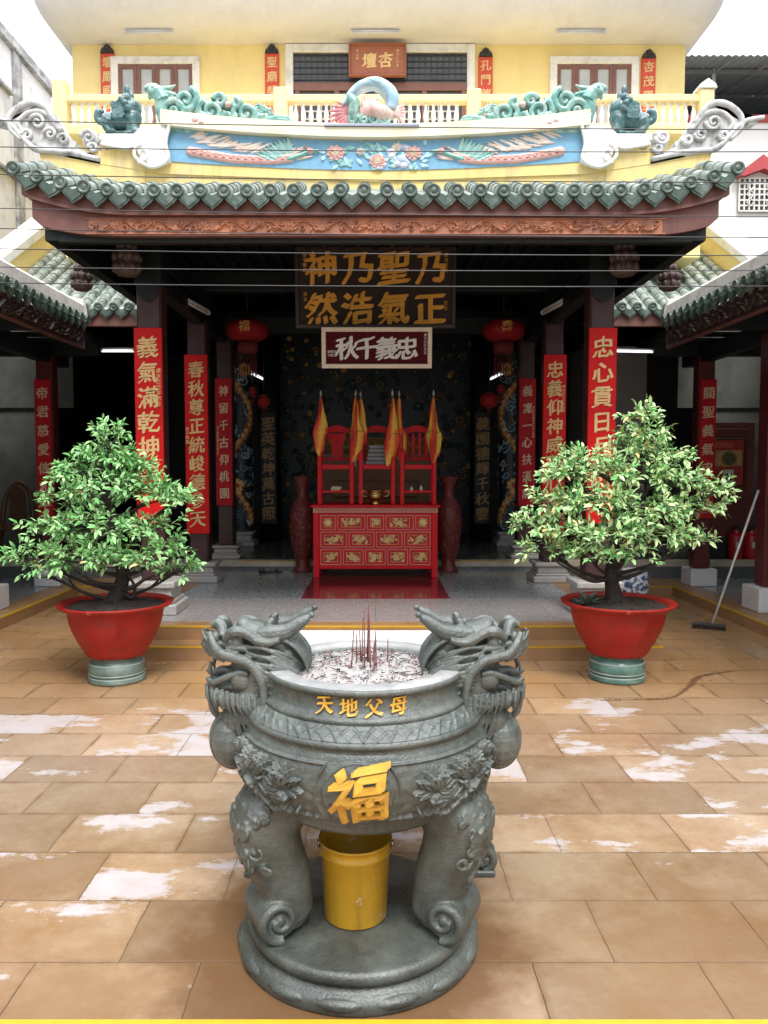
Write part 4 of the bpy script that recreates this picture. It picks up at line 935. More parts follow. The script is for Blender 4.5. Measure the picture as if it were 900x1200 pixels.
# ================================================================== lanterns and lamps
m_lant = M("red_lantern_silk", (.26, .010, .014), .6, .3, 30, spec=.2, speck=((.45, .16, .06), 26, .60))
m_tass = M("dark_red_tassel", (.12, .012, .016), .8, .2)
def lantern(label, x, y, zt, rx, rz, big):
    t = thing("lantern", (x, y, zt), label, "lantern", "red lanterns in the hall"); c = (x, y, zt - rz)
    b = MB(); pr = [(rx * math.cos(a) ** .7 if math.cos(a) > 0 else 0, rz * math.sin(a)) for a in np.linspace(-PI / 2, PI / 2, 17)]
    vs_n = 32; b.lathe([(max(r, .02), z) for r, z in pr], vs_n, c); b.build("shade", m_lant, t)
    b = MB()
    for k in range(16):
        a = 2 * PI * k / 16; b.tube([(c[0] + r * 1.01 * math.cos(a), c[1] + r * 1.01 * math.sin(a), c[2] + z) for r, z in pr], .003, 5)
    b.lathe([(.05, -.02), (.055, 0), (.05, .02)], 16, (x, y, zt)); b.lathe([(.05, -.02), (.055, 0), (.05, .02)], 16, (x, y, zt - 2 * rz)); b.build("ribs", m_tass, t)
    b = MB(); b.tube([(x, y, zt), (x, y, 4.3 if big else 3.5)], .006, 6); b.build("cord", m_iron, t)
    b = MB(); random.seed(int(x * 100)); ln = .5 if big else .12
    if big: b.lathe([(.12, -.16), (.15, -.10), (.14, -.02), (.06, 0)], 18, (x, y, zt - 2 * rz))
    for k in range(18 if big else 6):
        a = 2 * PI * k / (18 if big else 6); r = .11 if big else .02; b.tube([(x + r * math.cos(a), y + r * math.sin(a), zt - 2 * rz - (.14 if big else 0)), (x + r * math.cos(a) * 1.1, y + r * math.sin(a) * 1.1, zt - 2 * rz - ln * random.uniform(.75, 1))], .006 if big else .003, 5)
    b.build("tassel", m_tass, t)
    if big:
        b = MB(); write(b, "福" if x < 0 else "壽", x, c[2] + .02, .15, lambda X, Z, d: np.stack([X, y - np.sqrt(np.maximum(.01, rx ** 2 - (X - x) ** 2)) * .99 - d, Z], 1)); b.build("gold_character", m_goldd, t)
lantern("large red lantern with hanging tassels on the left of the hall", -1.73, 10.5, 3.76, .285, .15, True)
lantern("large red lantern with hanging tassels on the right of the hall", 1.73, 10.5, 3.76, .285, .15, True)
m_small = m_lant
lantern("small red ball lantern below the left large lantern, the lower one", -1.59, 11.0, 2.78, .085, .08, False)
lantern("tiny red ball lantern beside the left lamp tube, the upper one", -1.76, 11.1, 2.90, .06, .055, False)
lantern("small wide red lantern below the right large lantern", 1.62, 11.0, 2.82, .13, .10, False)
lantern("tiny red ball lantern beside the right lamp tube", 1.80, 11.1, 2.93, .06, .055, False)
m_tube = M("lamp_tube", (.8, .82, .85), .3, emit=(.85, .92, 1, .9)); m_fix = M("lamp_fixture", (.6, .6, .6), .4, .1)
def tube_lamp(label, p, q, on=True, r=.016):
    t = thing("tube_lamp", p, label, "lamp", "fluorescent tube lamps"); P_, Q_ = Vector(p), Vector(q)
    b = MB(); b.tube([p, q], r, 10); b.build("tube", m_tube if on else m_fix, t)
    b = MB(); d = Vector((0, .0, r * 1.9)); b.tube([(P_ + d)[:], (Q_ + d)[:]], r * 1.25, 4)
    for e in (P_, Q_): b.ell((e + d * .4)[:], (r * 1.4, r * 1.4, r * 1.6), 8)
    b.build("fixture", m_fix, t)
tube_lamp("white tube lamp under the left gallery eave, left of the couplet board", (-3.70, 10.5, 3.34), (-3.27, 10.5, 3.34))
tube_lamp("white tube lamp under the right gallery eave, right of the couplet board", (3.20, 10.5, 3.34), (3.75, 10.5, 3.33))
tube_lamp("unlit tube lamp slanting under the portico ceiling, left of the big plaque", (-2.36, 9.0, 3.77), (-2.06, 9.6, 3.66), False, .02)
tube_lamp("unlit tube lamp slanting under the portico ceiling, right of the big plaque", (2.36, 9.0, 3.77), (2.06, 9.6, 3.66), False, .02)
tube_lamp("short bright tube lamp deep in the hall on the left", (-1.86, 11.6, 3.17), (-1.73, 11.9, 3.12))
tube_lamp("short bright tube lamp deep in the hall on the right", (1.90, 11.6, 3.17), (1.77, 11.9, 3.12))
for x, l in ((-3.3, "thin tube lamp under the canopy above the left window"), (0, "thin tube lamp under the canopy above the balcony door"), (3.0, "thin tube lamp under the canopy above the right window")):
    tube_lamp(l, (x - .35, 11.6, 8.09), (x + .35, 11.6, 8.09), False, .014)
# ================================================================== stone incense burner
m_urn = M("carved_granite", (.052, .063, .055), .33, .35, 40, .4, 110, col2=(.135, .15, .137), c2s=3.2, c2t=.54, c2w=.18, spec=.6, streak=.5)
m_urnd = M("worn_granite", (.092, .104, .092), .36, .3, 20, .4, 100, col2=(.045, .05, .043), c2s=4, c2w=.16, spec=.6, streak=.4)
m_ugold = M("urn_gold_paint", (.62, .36, .05), .42, .18, 14, .15, 70, col2=(.42, .22, .04), c2s=9, c2t=.6)
UX, UY = -.038, 2.85
urn = thing("incense_burner", (UX, UY, 0), "large carved stone incense burner with two dragon heads in the courtyard", "incense burner")
ROT = math.radians(-2.5)
BP = [(.0, .545), (.30, .55), (.335, .556), (.350, .575), (.345, .598), (.362, .612), (.395, .632), (.425, .668), (.447, .715), (.456, .765), (.452, .815), (.437, .858), (.425, .878), (.436, .884), (.438, .897), (.428, .903), (.405, .925), (.378, .945), (.382, .949), (.382, .960), (.368, .967), (.356, .978), (.354, 1.01), (.357, 1.032), (.368, 1.038), (.372, 1.044), (.371, 1.054), (.364, 1.057), (.29, 1.057), (.27, 1.0), (0, .985)]
b = MB(); b.lathe(BP, 128, (UX, UY, 0)); b.build("bowl", m_urn, urn)
bz = np.array([p[1] for p in BP[5:13]]); br_ = np.array([p[0] for p in BP[5:13]])
def on_bowl(th0, zc):
    def fn(U, V, H):
        z = V + zc; r = np.interp(z, bz, br_); th = th0 + U / .45; sl_ = np.gradient(br_, bz); nz = -np.interp(z, bz, sl_)
        k = 1 / np.sqrt(1 + nz ** 2); rr = r + (H + .0015) * k
        return np.stack([UX + rr * np.sin(th), UY - rr * np.cos(th), z + H * nz * k], 1)
    return fn
b = MB(); b.lathe([(.365, 1.0575), (.360, 1.062), (.30, 1.062), (.288, 1.056), (.284, 1.02)], 96, (UX, UY, 0), cap=False); b.build("rim", M("ash_dusted_skylit_stone", (.22, .225, .22), .55, .25, 14, .15, 80, col2=(.33, .32, .31), c2s=5), urn)  # rim paled by ash dust and by sky light put into the colour
# lotus panels on the belly
for s in (-1, 1):
    R = Relief(.53, .215, 330, 150); random.seed(14 + s); u, v = R.u, R.v
    # panel outline: rounded at the outer end, concave toward the medallion
    x = u * s                                             # + is outward
    d_med = np.hypot(x + .385, v + .005) - .155           # distance from the medallion's ring
    inside = np.minimum(np.minimum(.095 - abs(v) - .03 * np.clip((x - .1) / .16, 0, 1) ** 2 * (abs(v) > .05), .25 - x), d_med)
    edge = np.exp(-(inside / .0045) ** 2) * .010
    R.H = np.where(inside > 0, -.0, .0) + .004 * (inside > 0) * (np.sin(u * 90 + 3 * np.sin(v * 60)) * .15 + .2)
    sv = R.H.copy(); R.H = sv
    for k in range(7): R.stroke([(s * (-.2 + .07 * k) + .03 * math.sin(t * 2.5 + k), -.10 + .022 * (k % 3) + .012 * math.sin(t * 5)) for t in np.linspace(0, 2, 14)], .011, .017)
    for (cx, cy, r) in ((-.05, -.035, .075), (.13, -.045, .07), (.03, -.075, .06), (.20, -.02, .05)):   # lotus leaves with wavy rims
        a = np.linspace(0, 2 * PI, 50); rim = [(s * (cx + (r + .007 * math.sin(7 * t)) * math.cos(t)), cy + (r * .62 + .006 * math.sin(6 * t)) * math.sin(t)) for t in a]
        R.disc(s * cx, cy, r * .8, .017, sx=1.25); R.stroke(rim, .012, .024)
        for t in np.linspace(0, 2 * PI, 9)[:-1]: R.stroke([(s * cx, cy), (s * (cx + r * .9 * math.cos(t)), cy + r * .55 * math.sin(t))], .005, .020)
    for (cx, cy) in ((-.09, -.06), (.02, -.08), (.10, -.07), (.17, -.06)): R.stroke([(s * cx, -.1), (s * (cx + .01), cy + .05), (s * cx * 1.05, cy + .11)], .009, .014)
    def lotus(cx, cy, r, a0):
        for k, (n, f, w_, h) in enumerate(((7, 1, .5, .014), (5, .85, .55, .02), (3, .68, .6, .026))):
            for i in range(n):
                a = PI / 2 + (i - (n - 1) / 2) * (.48 - .05 * k) + a0; R.petal(s * cx, cy, a if s > 0 else PI - a, r * f, r * w_ * .75, h, vein=.3)
        R.petal(s * cx, cy + .0, PI / 2 + (.2 * s), r * .62, r * .34, .03)
        for a in (-.2, PI + .2): R.petal(s * cx, cy, a, r * .8, r * .3, .016)
    lotus(-.105, -.005, .085, .1); lotus(.07, .0, .085, -.15); lotus(-.01, .02, .065, .2); lotus(.17, .03, .06, -.4)
    R.petal(s * .14, .045, 1.3, .045, .03, .022)
    R.H = 1.55 * np.where(inside > 0, np.maximum(R.H * np.clip(inside / .012, 0, 1), 0), 0) + edge
    b = MB(); R.mesh(b, on_bowl(ROT + s * math.radians(47), .742)); b.build("lotus_relief", m_urn, urn)
# medallion and its gold character
R = Relief(.25, .25, 110, 110); d = np.hypot(R.u, R.v / .92); R.H = np.where(d < .112, .007, 0) * np.clip((.116 - d) / .006, 0, 1) + .006 * np.exp(-((d - .113) / .004) ** 2)
R.u *= 1; b = MB(); R.mesh(b, on_bowl(ROT, .742)); b.build("medallion", m_urn, urn)
b = MB()
def on_bowl_txt(X, Z, dd):
    th = ROT + X / .45; r = np.interp(Z, bz, br_) + .010 + dd * 1.0; return np.stack([UX + r * np.sin(th), UY - r * np.cos(th), Z], 1)
V, F = glyph("福")
for k in range(7):                                        # raised, thick brush strokes
    write(b, "福", 0, .742, .215, lambda X, Z, dd, k=k: on_bowl_txt(X, Z, dd + k * .0016), nib=.046 - .0025 * k, slant=.2, xs=.92, seed=12)
em = b.build("gold_character", m_ugold, urn)
neck_r = lambda z: np.interp(z, [.950, .962, .970, .985, 1.01, 1.03, 1.036], [.382, .382, .366, .3565, .354, .357, .368]) + .001
b = MB()
for i, ch in enumerate("天地父母"):
    th = ROT + (i - 1.5) * .232 + .02
    for k in range(3):
        write(b, ch, th * .36, 1.003, .066, lambda X, Z, dd, k=k: np.stack([UX + (neck_r(Z) + dd + .0012 * k) * np.sin(X / .36), UY - (neck_r(Z) + dd + .0012 * k) * np.cos(X / .36), Z], 1), nib=.028, slant=.12, xs=.95)
b.build("inscription", m_ugold, urn)
# band of overlapping lappets on the shoulder
nt_, nv_ = 900, 14; th = np.linspace(0, 2 * PI, nt_); vv = np.linspace(0, 1, nv_); T2, V2 = np.meshgrid(th, vv)
ph = (T2 * 30 / (2 * PI)) % 1; sc1 = abs(ph - .5) * 2; sc2 = abs(((ph + .5) % 1) - .5) * 2
h = .006 * (np.exp(-((V2 - .1 - .8 * (1 - sc1 ** 1.6)) / .10) ** 2) + .7 * np.exp(-((V2 - .1 - .5 * (1 - sc2 ** 1.6)) / .10) ** 2)) + .001
r2 = .428 + (.3805 - .428) * V2; z2 = .9045 + (.944 - .9045) * V2
A = np.stack([UX + (r2 + h * .7) * np.sin(T2), UY - (r2 + h * .7) * np.cos(T2), z2 + h * .7], 2)
b = MB(); b.grid(A); b.build("lappet_band", m_urn, urn)
# plinth
b = MB(); b.lathe([(0, .118), (.395, .12), (.412, .112), (.418, .095), (.412, .075), (.40, .066), (.43, .058), (.448, .04), (.455, .02), (.45, -.01)][::-1], 96, (UX - .026, UY, 0))
for i in range(14):
    a = 2 * PI * i / 14 + .1; b.ell((UX - .026 + .415 * math.cos(a), UY + .415 * math.sin(a), .03), (.047, .10, .026), 14, Matrix.Rotation(a, 4, 'Z'))
b.build("plinth", M("wet_plinth_stone", (.045, .05, .042), .3, .35, 9, .35, 90, col2=(.10, .11, .097), c2s=3.5, c2t=.56, c2w=.15, spec=.6), urn)
# three bowed legs with scroll feet
leg_me = None
def build_leg(ang, dx, dy):
    """ang: direction of the leg seen from above; built in its own radial plane (ro, z)"""
    b = MB()
    path = smooth_path([(.30, 0, .66), (.37, 0, .60), (.415, 0, .53), (.40, 0, .43), (.365, 0, .34), (.345, 0, .25), (.335, 0, .19), (.325, 0, .165)], 26)
    ra = np.interp(np.linspace(0, 1, 26), [0, .25, .45, .75, 1], [.125, .140, .128, .105, .098]); wd = np.interp(np.linspace(0, 1, 26), [0, .3, .6, 1], [.98, .95, .9, .85])
    ang_ = np.linspace(0, 2 * PI, 28, endpoint=False); vs = []
    Tn = np.gradient(path, axis=0); Tn /= np.linalg.norm(Tn, axis=1)[:, None]
    for i in range(26):
        nrm = np.array((-Tn[i][2], 0, Tn[i][0])); w_ = np.array((0, 1., 0))
        ca, sa = np.cos(ang_), np.sin(ang_); sq = lambda q: np.sign(q) * abs(q) ** .75
        vs.append(path[i] + ra[i] * (.85 * sq(ca)[:, None] * nrm + wd[i] * sq(sa)[:, None] * w_))
    fs = [(i * 28 + j, i * 28 + (j + 1) % 28, (i + 1) * 28 + (j + 1) % 28, (i + 1) * 28 + j) for i in range(25) for j in range(28)] + [tuple(range(27, -1, -1)), tuple(25 * 28 + j for j in range(28))]
    b.add(np.concatenate(vs), fs, True)
    # foot: toe block and a scroll curling outward
    t = np.linspace(0, 1, 40); a = -PI * .55 + 2.6 * PI * t * 1.0; rr = .072 * (1 - .72 * t)
    b.tube([(.395, -.096, .2), (.395, .096, .2)], .066, 28)
    for yy in (-.10, .10): b.ell((.395, yy, .2), (.018, .012, .018), 10)
    for yy in np.linspace(-.095, .095, 12):
        cz, cx = .200, .395
        b.tube(np.stack([cx + rr * np.cos(a), np.full(40, yy), cz + rr * np.sin(a)], 1), [.021, .017, .012], 7)
    for yy in (-.102, .102): b.tube(np.stack([.395 + rr * np.cos(a), np.full(40, yy), .2 + rr * np.sin(a)], 1), [.016, .013, .009], 7)
    b.ell((.345, 0, .165), (.085, .082, .05), 18)
    b.ell((.395, 0, .16), (.06, .08, .03), 18)
    # carved knee: a beast mask of curls
    random.seed(77)
    for q_ in range(80):
        dz, dy = random.uniform(.40, .655), random.uniform(-.135, .135); r = random.uniform(.014, .026); sg = random.choice((-1, 1))
        i = int(np.argmin(abs(path[:, 2] - dz))); hw = ra[i] * 1.22; cw = math.sqrt(max(.02, 1 - min(1, abs(dy) / hw) ** 2.6)); ro = path[i][0] + ra[i] * .83 * cw
        q = np.linspace(0, 1, 16); aa = sg * q * 2.4 * PI + q_; r_ = r * (1 - .8 * q); yq = dy + r_ * np.cos(aa)
        cwq = np.sqrt(np.clip(1 - np.minimum(1, abs(yq) / hw) ** 2.6, .02, 1))
        b.tube(np.stack([path[i][0] + ra[i] * .84 * cwq + .002, yq, dz + r_ * np.sin(aa)], 1), [.0075, .005], 6); b.ell((ro, dy, dz), (.009, .007, .007), 6)
    b.ell((.47, 0, .60), (.045, .05, .04), 12); b.ell((.50, .03, .61), (.016, .014, .014), 8); b.ell((.50, -.03, .61), (.016, .014, .014), 8); b.tube(smooth_path([(.49, -.05, .565), (.515, 0, .57), (.49, .05, .565)], 10), .012, 8)
    for k in range(16):
        yy = random.uniform(-.10, .10); zz = random.uniform(.30, .46); i = int(np.argmin(abs(path[:, 2] - zz)))
        b.tube(smooth_path([(path[i][0] + ra[i] * .82, yy, zz + .05), (path[i][0] + ra[i] * .86, yy + .012, zz), (path[i][0] + ra[i] * .80, yy - .01, zz - .05)], 8), [.007, .003], 5)
    sgn = 1
    V = np.concatenate(b.v); c, s_ = math.cos(ang), math.sin(ang)
    b.v = [np.stack([UX - .010 + dx + V[:, 0] * c - V[:, 1] * s_, UY + dy + V[:, 0] * s_ + V[:, 1] * c, V[:, 2]], 1)]
    return b.build("leg", m_urnd, urn, remesh=.0042, smoothn=1)
for a, dx, dy in ((math.radians(204), .035, -.14), (math.radians(336), -.035, -.14), (PI * .5, 0, 0)): build_leg(a, dx, dy)

# dragon heads: built facing +u (outward) in the plane u, z; w is the width
def dragon_head():
    b = MB(); p = lambda u, w_, z: (u, w_, z)
    E_ = lambda c, r, ry=0, n=16: b.ell(c, r, n, Matrix.Rotation(ry, 4, 'Y'))
    # neck, throat and chest bulge
    b.tube(smooth_path([(.36, 0, .86), (.40, 0, .93), (.42, 0, 1.00), (.40, 0, 1.08)], 12), [.085, .10, .105, .10], 20)
    E_((.525, 0, .795), (.085, .085, .107)); E_((.50, 0, .87), (.07, .075, .08)); E_((.45, 0, .86), (.07, .08, .09)); E_((.40, 0, .84), (.06, .09, .10))
    b.tube([(.525 + .089 * math.cos(t), 0, .795 + .110 * math.sin(t)) for t in np.linspace(-2.2, 1.2, 24)], .008, 6)
    # skull, cheek, muzzle
    E_((.40, 0, 1.10), (.13, .10, .095), .15); E_((.445, 0, 1.10), (.075, .085, .06)); E_((.36, 0, 1.09), (.11, .105, .11))
    E_((.535, 0, 1.168), (.095, .072, .032), -.10)                    # upper jaw
    E_((.585, 0, 1.155), (.055, .062, .045)); E_((.615, 0, 1.165), (.03, .055, .03), .4)
    E_((.50, 0, 1.015), (.115, .070, .030), .10); E_((.565, 0, 1.008), (.06, .058, .026), -.25)   # lower jaw
    E_((.455, 0, 1.04), (.06, .08, .06))
    # tongue and curled lip
    b.tube(smooth_path([(.50, 0, 1.05), (.56, 0, 1.06), (.60, 0, 1.05), (.625, 0, 1.065)], 12), [.02, .016, .010], 10)
    b.tube(smooth_path([(.56, 0, 1.0), (.60, 0, .96), (.60, 0, .91), (.585, 0, .885)], 12), [.028, .02, .012], 10)
    for s in (-1, 1):
        # nostril ball, eye, brow
        E_((.575, s * .045, 1.195), (.024, .022, .024)); E_((.60, s * .05, 1.165), (.018, .018, .015))
        E_((.485, s * .085, 1.185), (.024, .02, .024))
        b.tube(smooth_path([(.545, s * .06, 1.20), (.555, s * .04, 1.235), (.575, s * .03, 1.245), (.60, s * .03, 1.235)], 12), [.02, .022, .012], 8)
        b.tube(smooth_path([(.535, s * .075, 1.195), (.50, s * .098, 1.225), (.455, s * .105, 1.225), (.40, s * .112, 1.195), (.355, s * .115, 1.19), (.315, s * .12, 1.20)], 24), [.016, .022, .018, .016, .010], 8)
        b.tube(smooth_path([(.53, s * .07, 1.16), (.49, s * .09, 1.165), (.44, s * .10, 1.16)], 10), [.012, .016, .006], 8)
        # upper lip: ridged band
        for k in range(4): b.tube(smooth_path([(.638 - .006 * k, s * .02, 1.212 - .015 * k), (.615 - .004 * k, s * .058, 1.192 - .015 * k), (.575, s * .080, 1.168 - .013 * k), (.535, s * .088, 1.148 - .011 * k)], 12), .0062, 6)
        for k in range(4): E_((.60 - .022 * k, s * (.05 + .007 * k), 1.135 - .004 * k), (.006, .006, .014))     # upper teeth
        b.tube(smooth_path([(.60, s * .035, 1.10), (.605, s * .035, 1.07), (.60, s * .035, 1.05)], 6), [.010, .003], 8)
        # long whisker: nose, cheek, down to a curl on the rim
        b.tube(smooth_path([(.60, s * .06, 1.215), (.575, s * .09, 1.175), (.545, s * .098, 1.145), (.50, s * .105, 1.135), (.44, s * .118, 1.12), (.395, s * .128, 1.075), (.375, s * .132, 1.02), (.372, s * .132, .965), (.355, s * .132, .935)], 40), [.012, .019, .020, .018, .016, .013], 10)
        sp = spiral_path(.33, .95, .033, .006, 1.5, -1.9, s * .132, sgn=-1); b.tube(sp, [.014, .009], 8)
        # jaw line and the fringe of pointed beard locks
        b.tube(smooth_path([(.615, s * .03, 1.035), (.585, s * .062, 1.03), (.53, s * .082, 1.055), (.475, s * .095, 1.075), (.44, s * .1, 1.07)], 20), [.012, .014, .011], 8)
        E_((.465, s * .075, 1.045), (.05, .035, .045))
        for k in range(11):
            t = k / 10; u0 = .618 - .225 * t; w0 = .035 + .07 * min(1, t * 1.8); z0 = 1.002 - .03 * t
            b.tube(smooth_path([(u0, s * w0, z0 + .015), (u0 - .006, s * (w0 + .012), z0 - .03), (u0 - .026, s * (w0 + .010), z0 - .072 - .016 * math.sin(k * 1.7))], 8), [.010, .0095, .0016], 7)
        for k in range(9):
            t = k / 8; u0 = .58 - .17 * t; b.tube(smooth_path([(u0, s * (.07 + .03 * t), 1.0 - .01 * t), (u0 - .005, s * (.085 + .025 * t), .965), (u0 - .018, s * (.08 + .025 * t), .935 - .01 * (k % 2))], 8), [.008, .0075, .002], 6)
        # hair combed down the neck
        for k in range(12):
            t = k / 11; u0 = .50 - .13 * t; b.tube(smooth_path([(u0 + .01, s * (.07 + .035 * t), .95), (u0 + .0, s * (.085 + .025 * t), .90), (u0 - .015 - .01 * (k % 3), s * (.085 + .03 * t), .845 - .02 * (k % 2)), (u0 - .04, s * (.09 + .02 * t), .80 + .01 * (k % 3))], 12), [.005, .0062, .006, .002], 6)
        # mane swept back from the cheek
        for k in range(17):
            t = k / 16; z0 = 1.175 - .16 * t; w0 = .095 + .012 * math.sin(t * PI)
            b.tube(smooth_path([(.46 - .05 * t, s * w0, z0), (.39 - .03 * t, s * (w0 + .022), z0 - .005 + .012 * math.sin(k * 2)), (.32, s * (w0 + .018), z0 - .02 - .01 * t), (.255 + .02 * math.sin(k), s * (w0 - .01), z0 - .055 - .02 * t), (.225 + .03 * t, s * (w0 - .03), z0 - .10 - .02 * t)], 18), [.004, .0068, .0075, .0065, .002], 7)
        for k in range(5): b.tube(smooth_path([(.455 - .02 * k, s * .112, 1.13 - .012 * k), (.43 - .02 * k, s * .128, 1.125 - .012 * k), (.40 - .02 * k, s * .135, 1.105 - .014 * k)], 6), [.007, .0075, .002], 6)
        # ear and horn
        b.tube(smooth_path([(.40, s * .075, 1.21), (.345, s * .085, 1.215), (.29, s * .082, 1.225), (.24, s * .078, 1.255), (.205, s * .074, 1.275)], 20), [.032, .034, .030, .024, .015], 12)
        E_((.195, s * .073, 1.283), (.014, .012, .012))
        b.tube(smooth_path([(.37, s * .06, 1.215), (.36, s * .06, 1.25), (.345, s * .06, 1.265)], 8), [.022, .019, .010], 8)
    # crown plate, ridges and mane behind
    E_((.42, 0, 1.205), (.085, .085, .045), -.15); E_((.465, 0, 1.23), (.04, .06, .03), -.5)
    for k in range(5): b.tube([(.48 - .03 * k, -.05, 1.235 - .005 * k), (.485 - .03 * k, 0, 1.246 - .006 * k), (.48 - .03 * k, .05, 1.235 - .005 * k)], .008, 6)
    E_((.295, 0, 1.10), (.075, .105, .105)); E_((.335, 0, 1.165), (.09, .1, .06))
    for w_ in np.linspace(-.095, .095, 12):
        b.tube(smooth_path([(.36, w_ * .9, 1.20), (.28, w_ * 1.05, 1.185), (.225, w_ * 1.05, 1.13), (.205, w_, 1.065)], 14), [.005, .008, .008, .002], 7)
    V = np.concatenate(b.v); V[:, 0] = .205 + (V[:, 0] - .205) * .93; V[:, 2] -= .03
    b.v = [np.stack([UX - V[:, 0], UY - V[:, 1], V[:, 2]], 1)]   # the left head looks to the left
    return b
hd = dragon_head().build("dragon_head", m_urn, urn, remesh=.0029, smoothn=0)
h2 = hd.copy(); col.objects.link(h2); h2.parent = urn; h2.rotation_euler = (0, 0, PI)
# ash, sticks, bucket
m_ash = M("incense_ash", (.34, .32, .31), .95, .25, 40, .6, 90, col2=(.16, .14, .13), c2t=.58, c2s=26, c2w=.1)
b = MB(); n = 70; q = np.linspace(-1, 1, n); U, V = np.meshgrid(q, q); rr = np.sqrt(U ** 2 + V ** 2); sc_ = np.minimum(1, 1 / np.maximum(rr, 1e-6))
hh = 1.035 + .022 * (1 - np.minimum(rr, 1) ** 2) + rng.normal(0, .0028, U.shape)
A = np.stack([UX + U * sc_ * .287, UY + V * sc_ * .287, hh], 2); b.grid(A)
for k in range(700):                                      # burnt stick ends
    a, r, d = random.uniform(0, 6.28), .278 * math.sqrt(random.random()), random.uniform(0, 6.28); l = random.choice((.004, .006, .008, .012, .02, .035)) * random.uniform(.6, 1.2)
    x, y = UX + r * math.cos(a), UY + r * math.sin(a); z = 1.041 + .022 * (1 - (r / .287) ** 2)
    b.tube([(x, y, z), (x + l * math.cos(d), y + l * math.sin(d), z + random.uniform(0, .006))], random.uniform(.0008, .0018), 5, mat=1 if k % 4 else 2)
tag(b.build("ash", [m_ash, M("charred_stick", (.035, .03, .03), .9), M("old_stick_red", (.22, .07, .06), .8)]), "grey ash scattered with burnt stick ends in the stone burner", "ash", kind="stuff")
m_stick = M("incense_stick", (.13, .035, .03), .8, .3, 40)
for (px, h, l) in ((412, .155, .2), (418, .13, 0), (423, .14, -.1), (427.5, .235, 0), (430, .21, .1), (432, .245, 0), (434.5, .22, -.1), (438, .16, .15), (424, .19, .1), (441, .15, -.05), (454.5, .115, 0), (436, .10, .2)):
    x = (px - 440) * 2.9 / 900; y = UY + random.uniform(-.10, .04); lx = l * .05
    b = MB(); b.tube([(x, y, 1.03), (x + lx, y + random.uniform(-.01, .01), 1.035 + h)], .0022, 6); b.tube([(x, y, 1.03), (x + lx * .45, y, 1.03 + h * .45)], .0029, 6)
    tag(b.build("incense_stick", m_stick), "thin dark red incense stick standing in the ash of the stone burner", "incense stick", "incense sticks in the stone burner")
m_buck = M("yellow_plastic", (.56, .31, .015), .4, .15, 6, .06, 40, col2=(.40, .20, .02), c2t=.6, c2s=7, speck=((.62, .52, .34), 13, .60), streak=.7)
bk = thing("bucket", (-.075, 2.79, .12), "yellow plastic bucket standing under the stone burner", "bucket")
b = MB(); b.lathe([(0, .008), (.112, .01), (.114, 0), (.118, .006), (.128, .24), (.136, .25), (.137, .258), (.130, .262), (.131, .285), (.137, .288), (.137, .296), (.129, .296), (.126, .27), (.109, .02), (0, .018)], 48, (-.075, 2.79, .121)); b.build("body", m_buck, bk)
b = MB(); b.tube(smooth_path([(-.075 + .139 * math.cos(t), 2.79 + .139 * math.sin(t), .385 - .14 * abs(math.sin((t - .0) / 1))) for t in np.linspace(PI + .15, 2 * PI - .15, 9)], 24) * np.array([1, 1, 1]) if False else [(-.075 + .14 * math.cos(t), 2.79 + .14 * math.sin(t) * .985, .392 - .02 * math.sin(t) * 0) for t in np.linspace(.1, PI - .1, 16)], .003, 6)
for s in (-1, 1): b.ell((-.075 + s * .138, 2.79, .39), (.008, .012, .014), 8)
b.build("handle", M("steel_wire", (.5, .5, .5), .3, metal=1), bk)
# offering table behind the burner
ot = thing("stone_table", (-.02, 3.7, 0), "pale stone offering table with scroll feet behind the burner", "table")
m_pst = M("pale_table_stone", (.55, .54, .54), .4, .12, 12, .1, 80)
b = MB(); b.box(-.55, .5, 3.24, 4.15, .82, .90, .012); b.build("tabletop", M("skylit_table_top", (.66, .66, .67), .25, .08, 6), ot)  # pale stone top, whitened further by sky reflection put into the colour
b = MB(); b.box(-.49, .44, 3.30, 4.08, .68, .82, .01); b.build("apron", m_urnd, ot)
for sx in (-1, 1):
    for y in (3.32, 4.04):
        x = -.025 + sx * .44; b = MB()
        b.tube(smooth_path([(x, y, .74), (x + sx * .04, y, .6), (x + sx * .015, y, .35), (x, y, .18), (x + sx * .03, y, .08)], 18), [.08, .075, .055, .05, .06], 14)
        b.tube(spiral_path(x + sx * .055, .075, .055, .012, 1.3, -PI / 2, y - .045, sgn=sx), .02, 8); b.tube(spiral_path(x + sx * .055, .075, .055, .012, 1.3, -PI / 2, y + .03, sgn=sx), .02, 8)
        b.ell((x + sx * .05, y, .07), (.055, .055, .055), 12); b.box(x - .07 + sx * .04, x + .07 + sx * .04, y - .07, y + .07, 0, .028, .006)
        b.build("leg", m_urnd, ot)
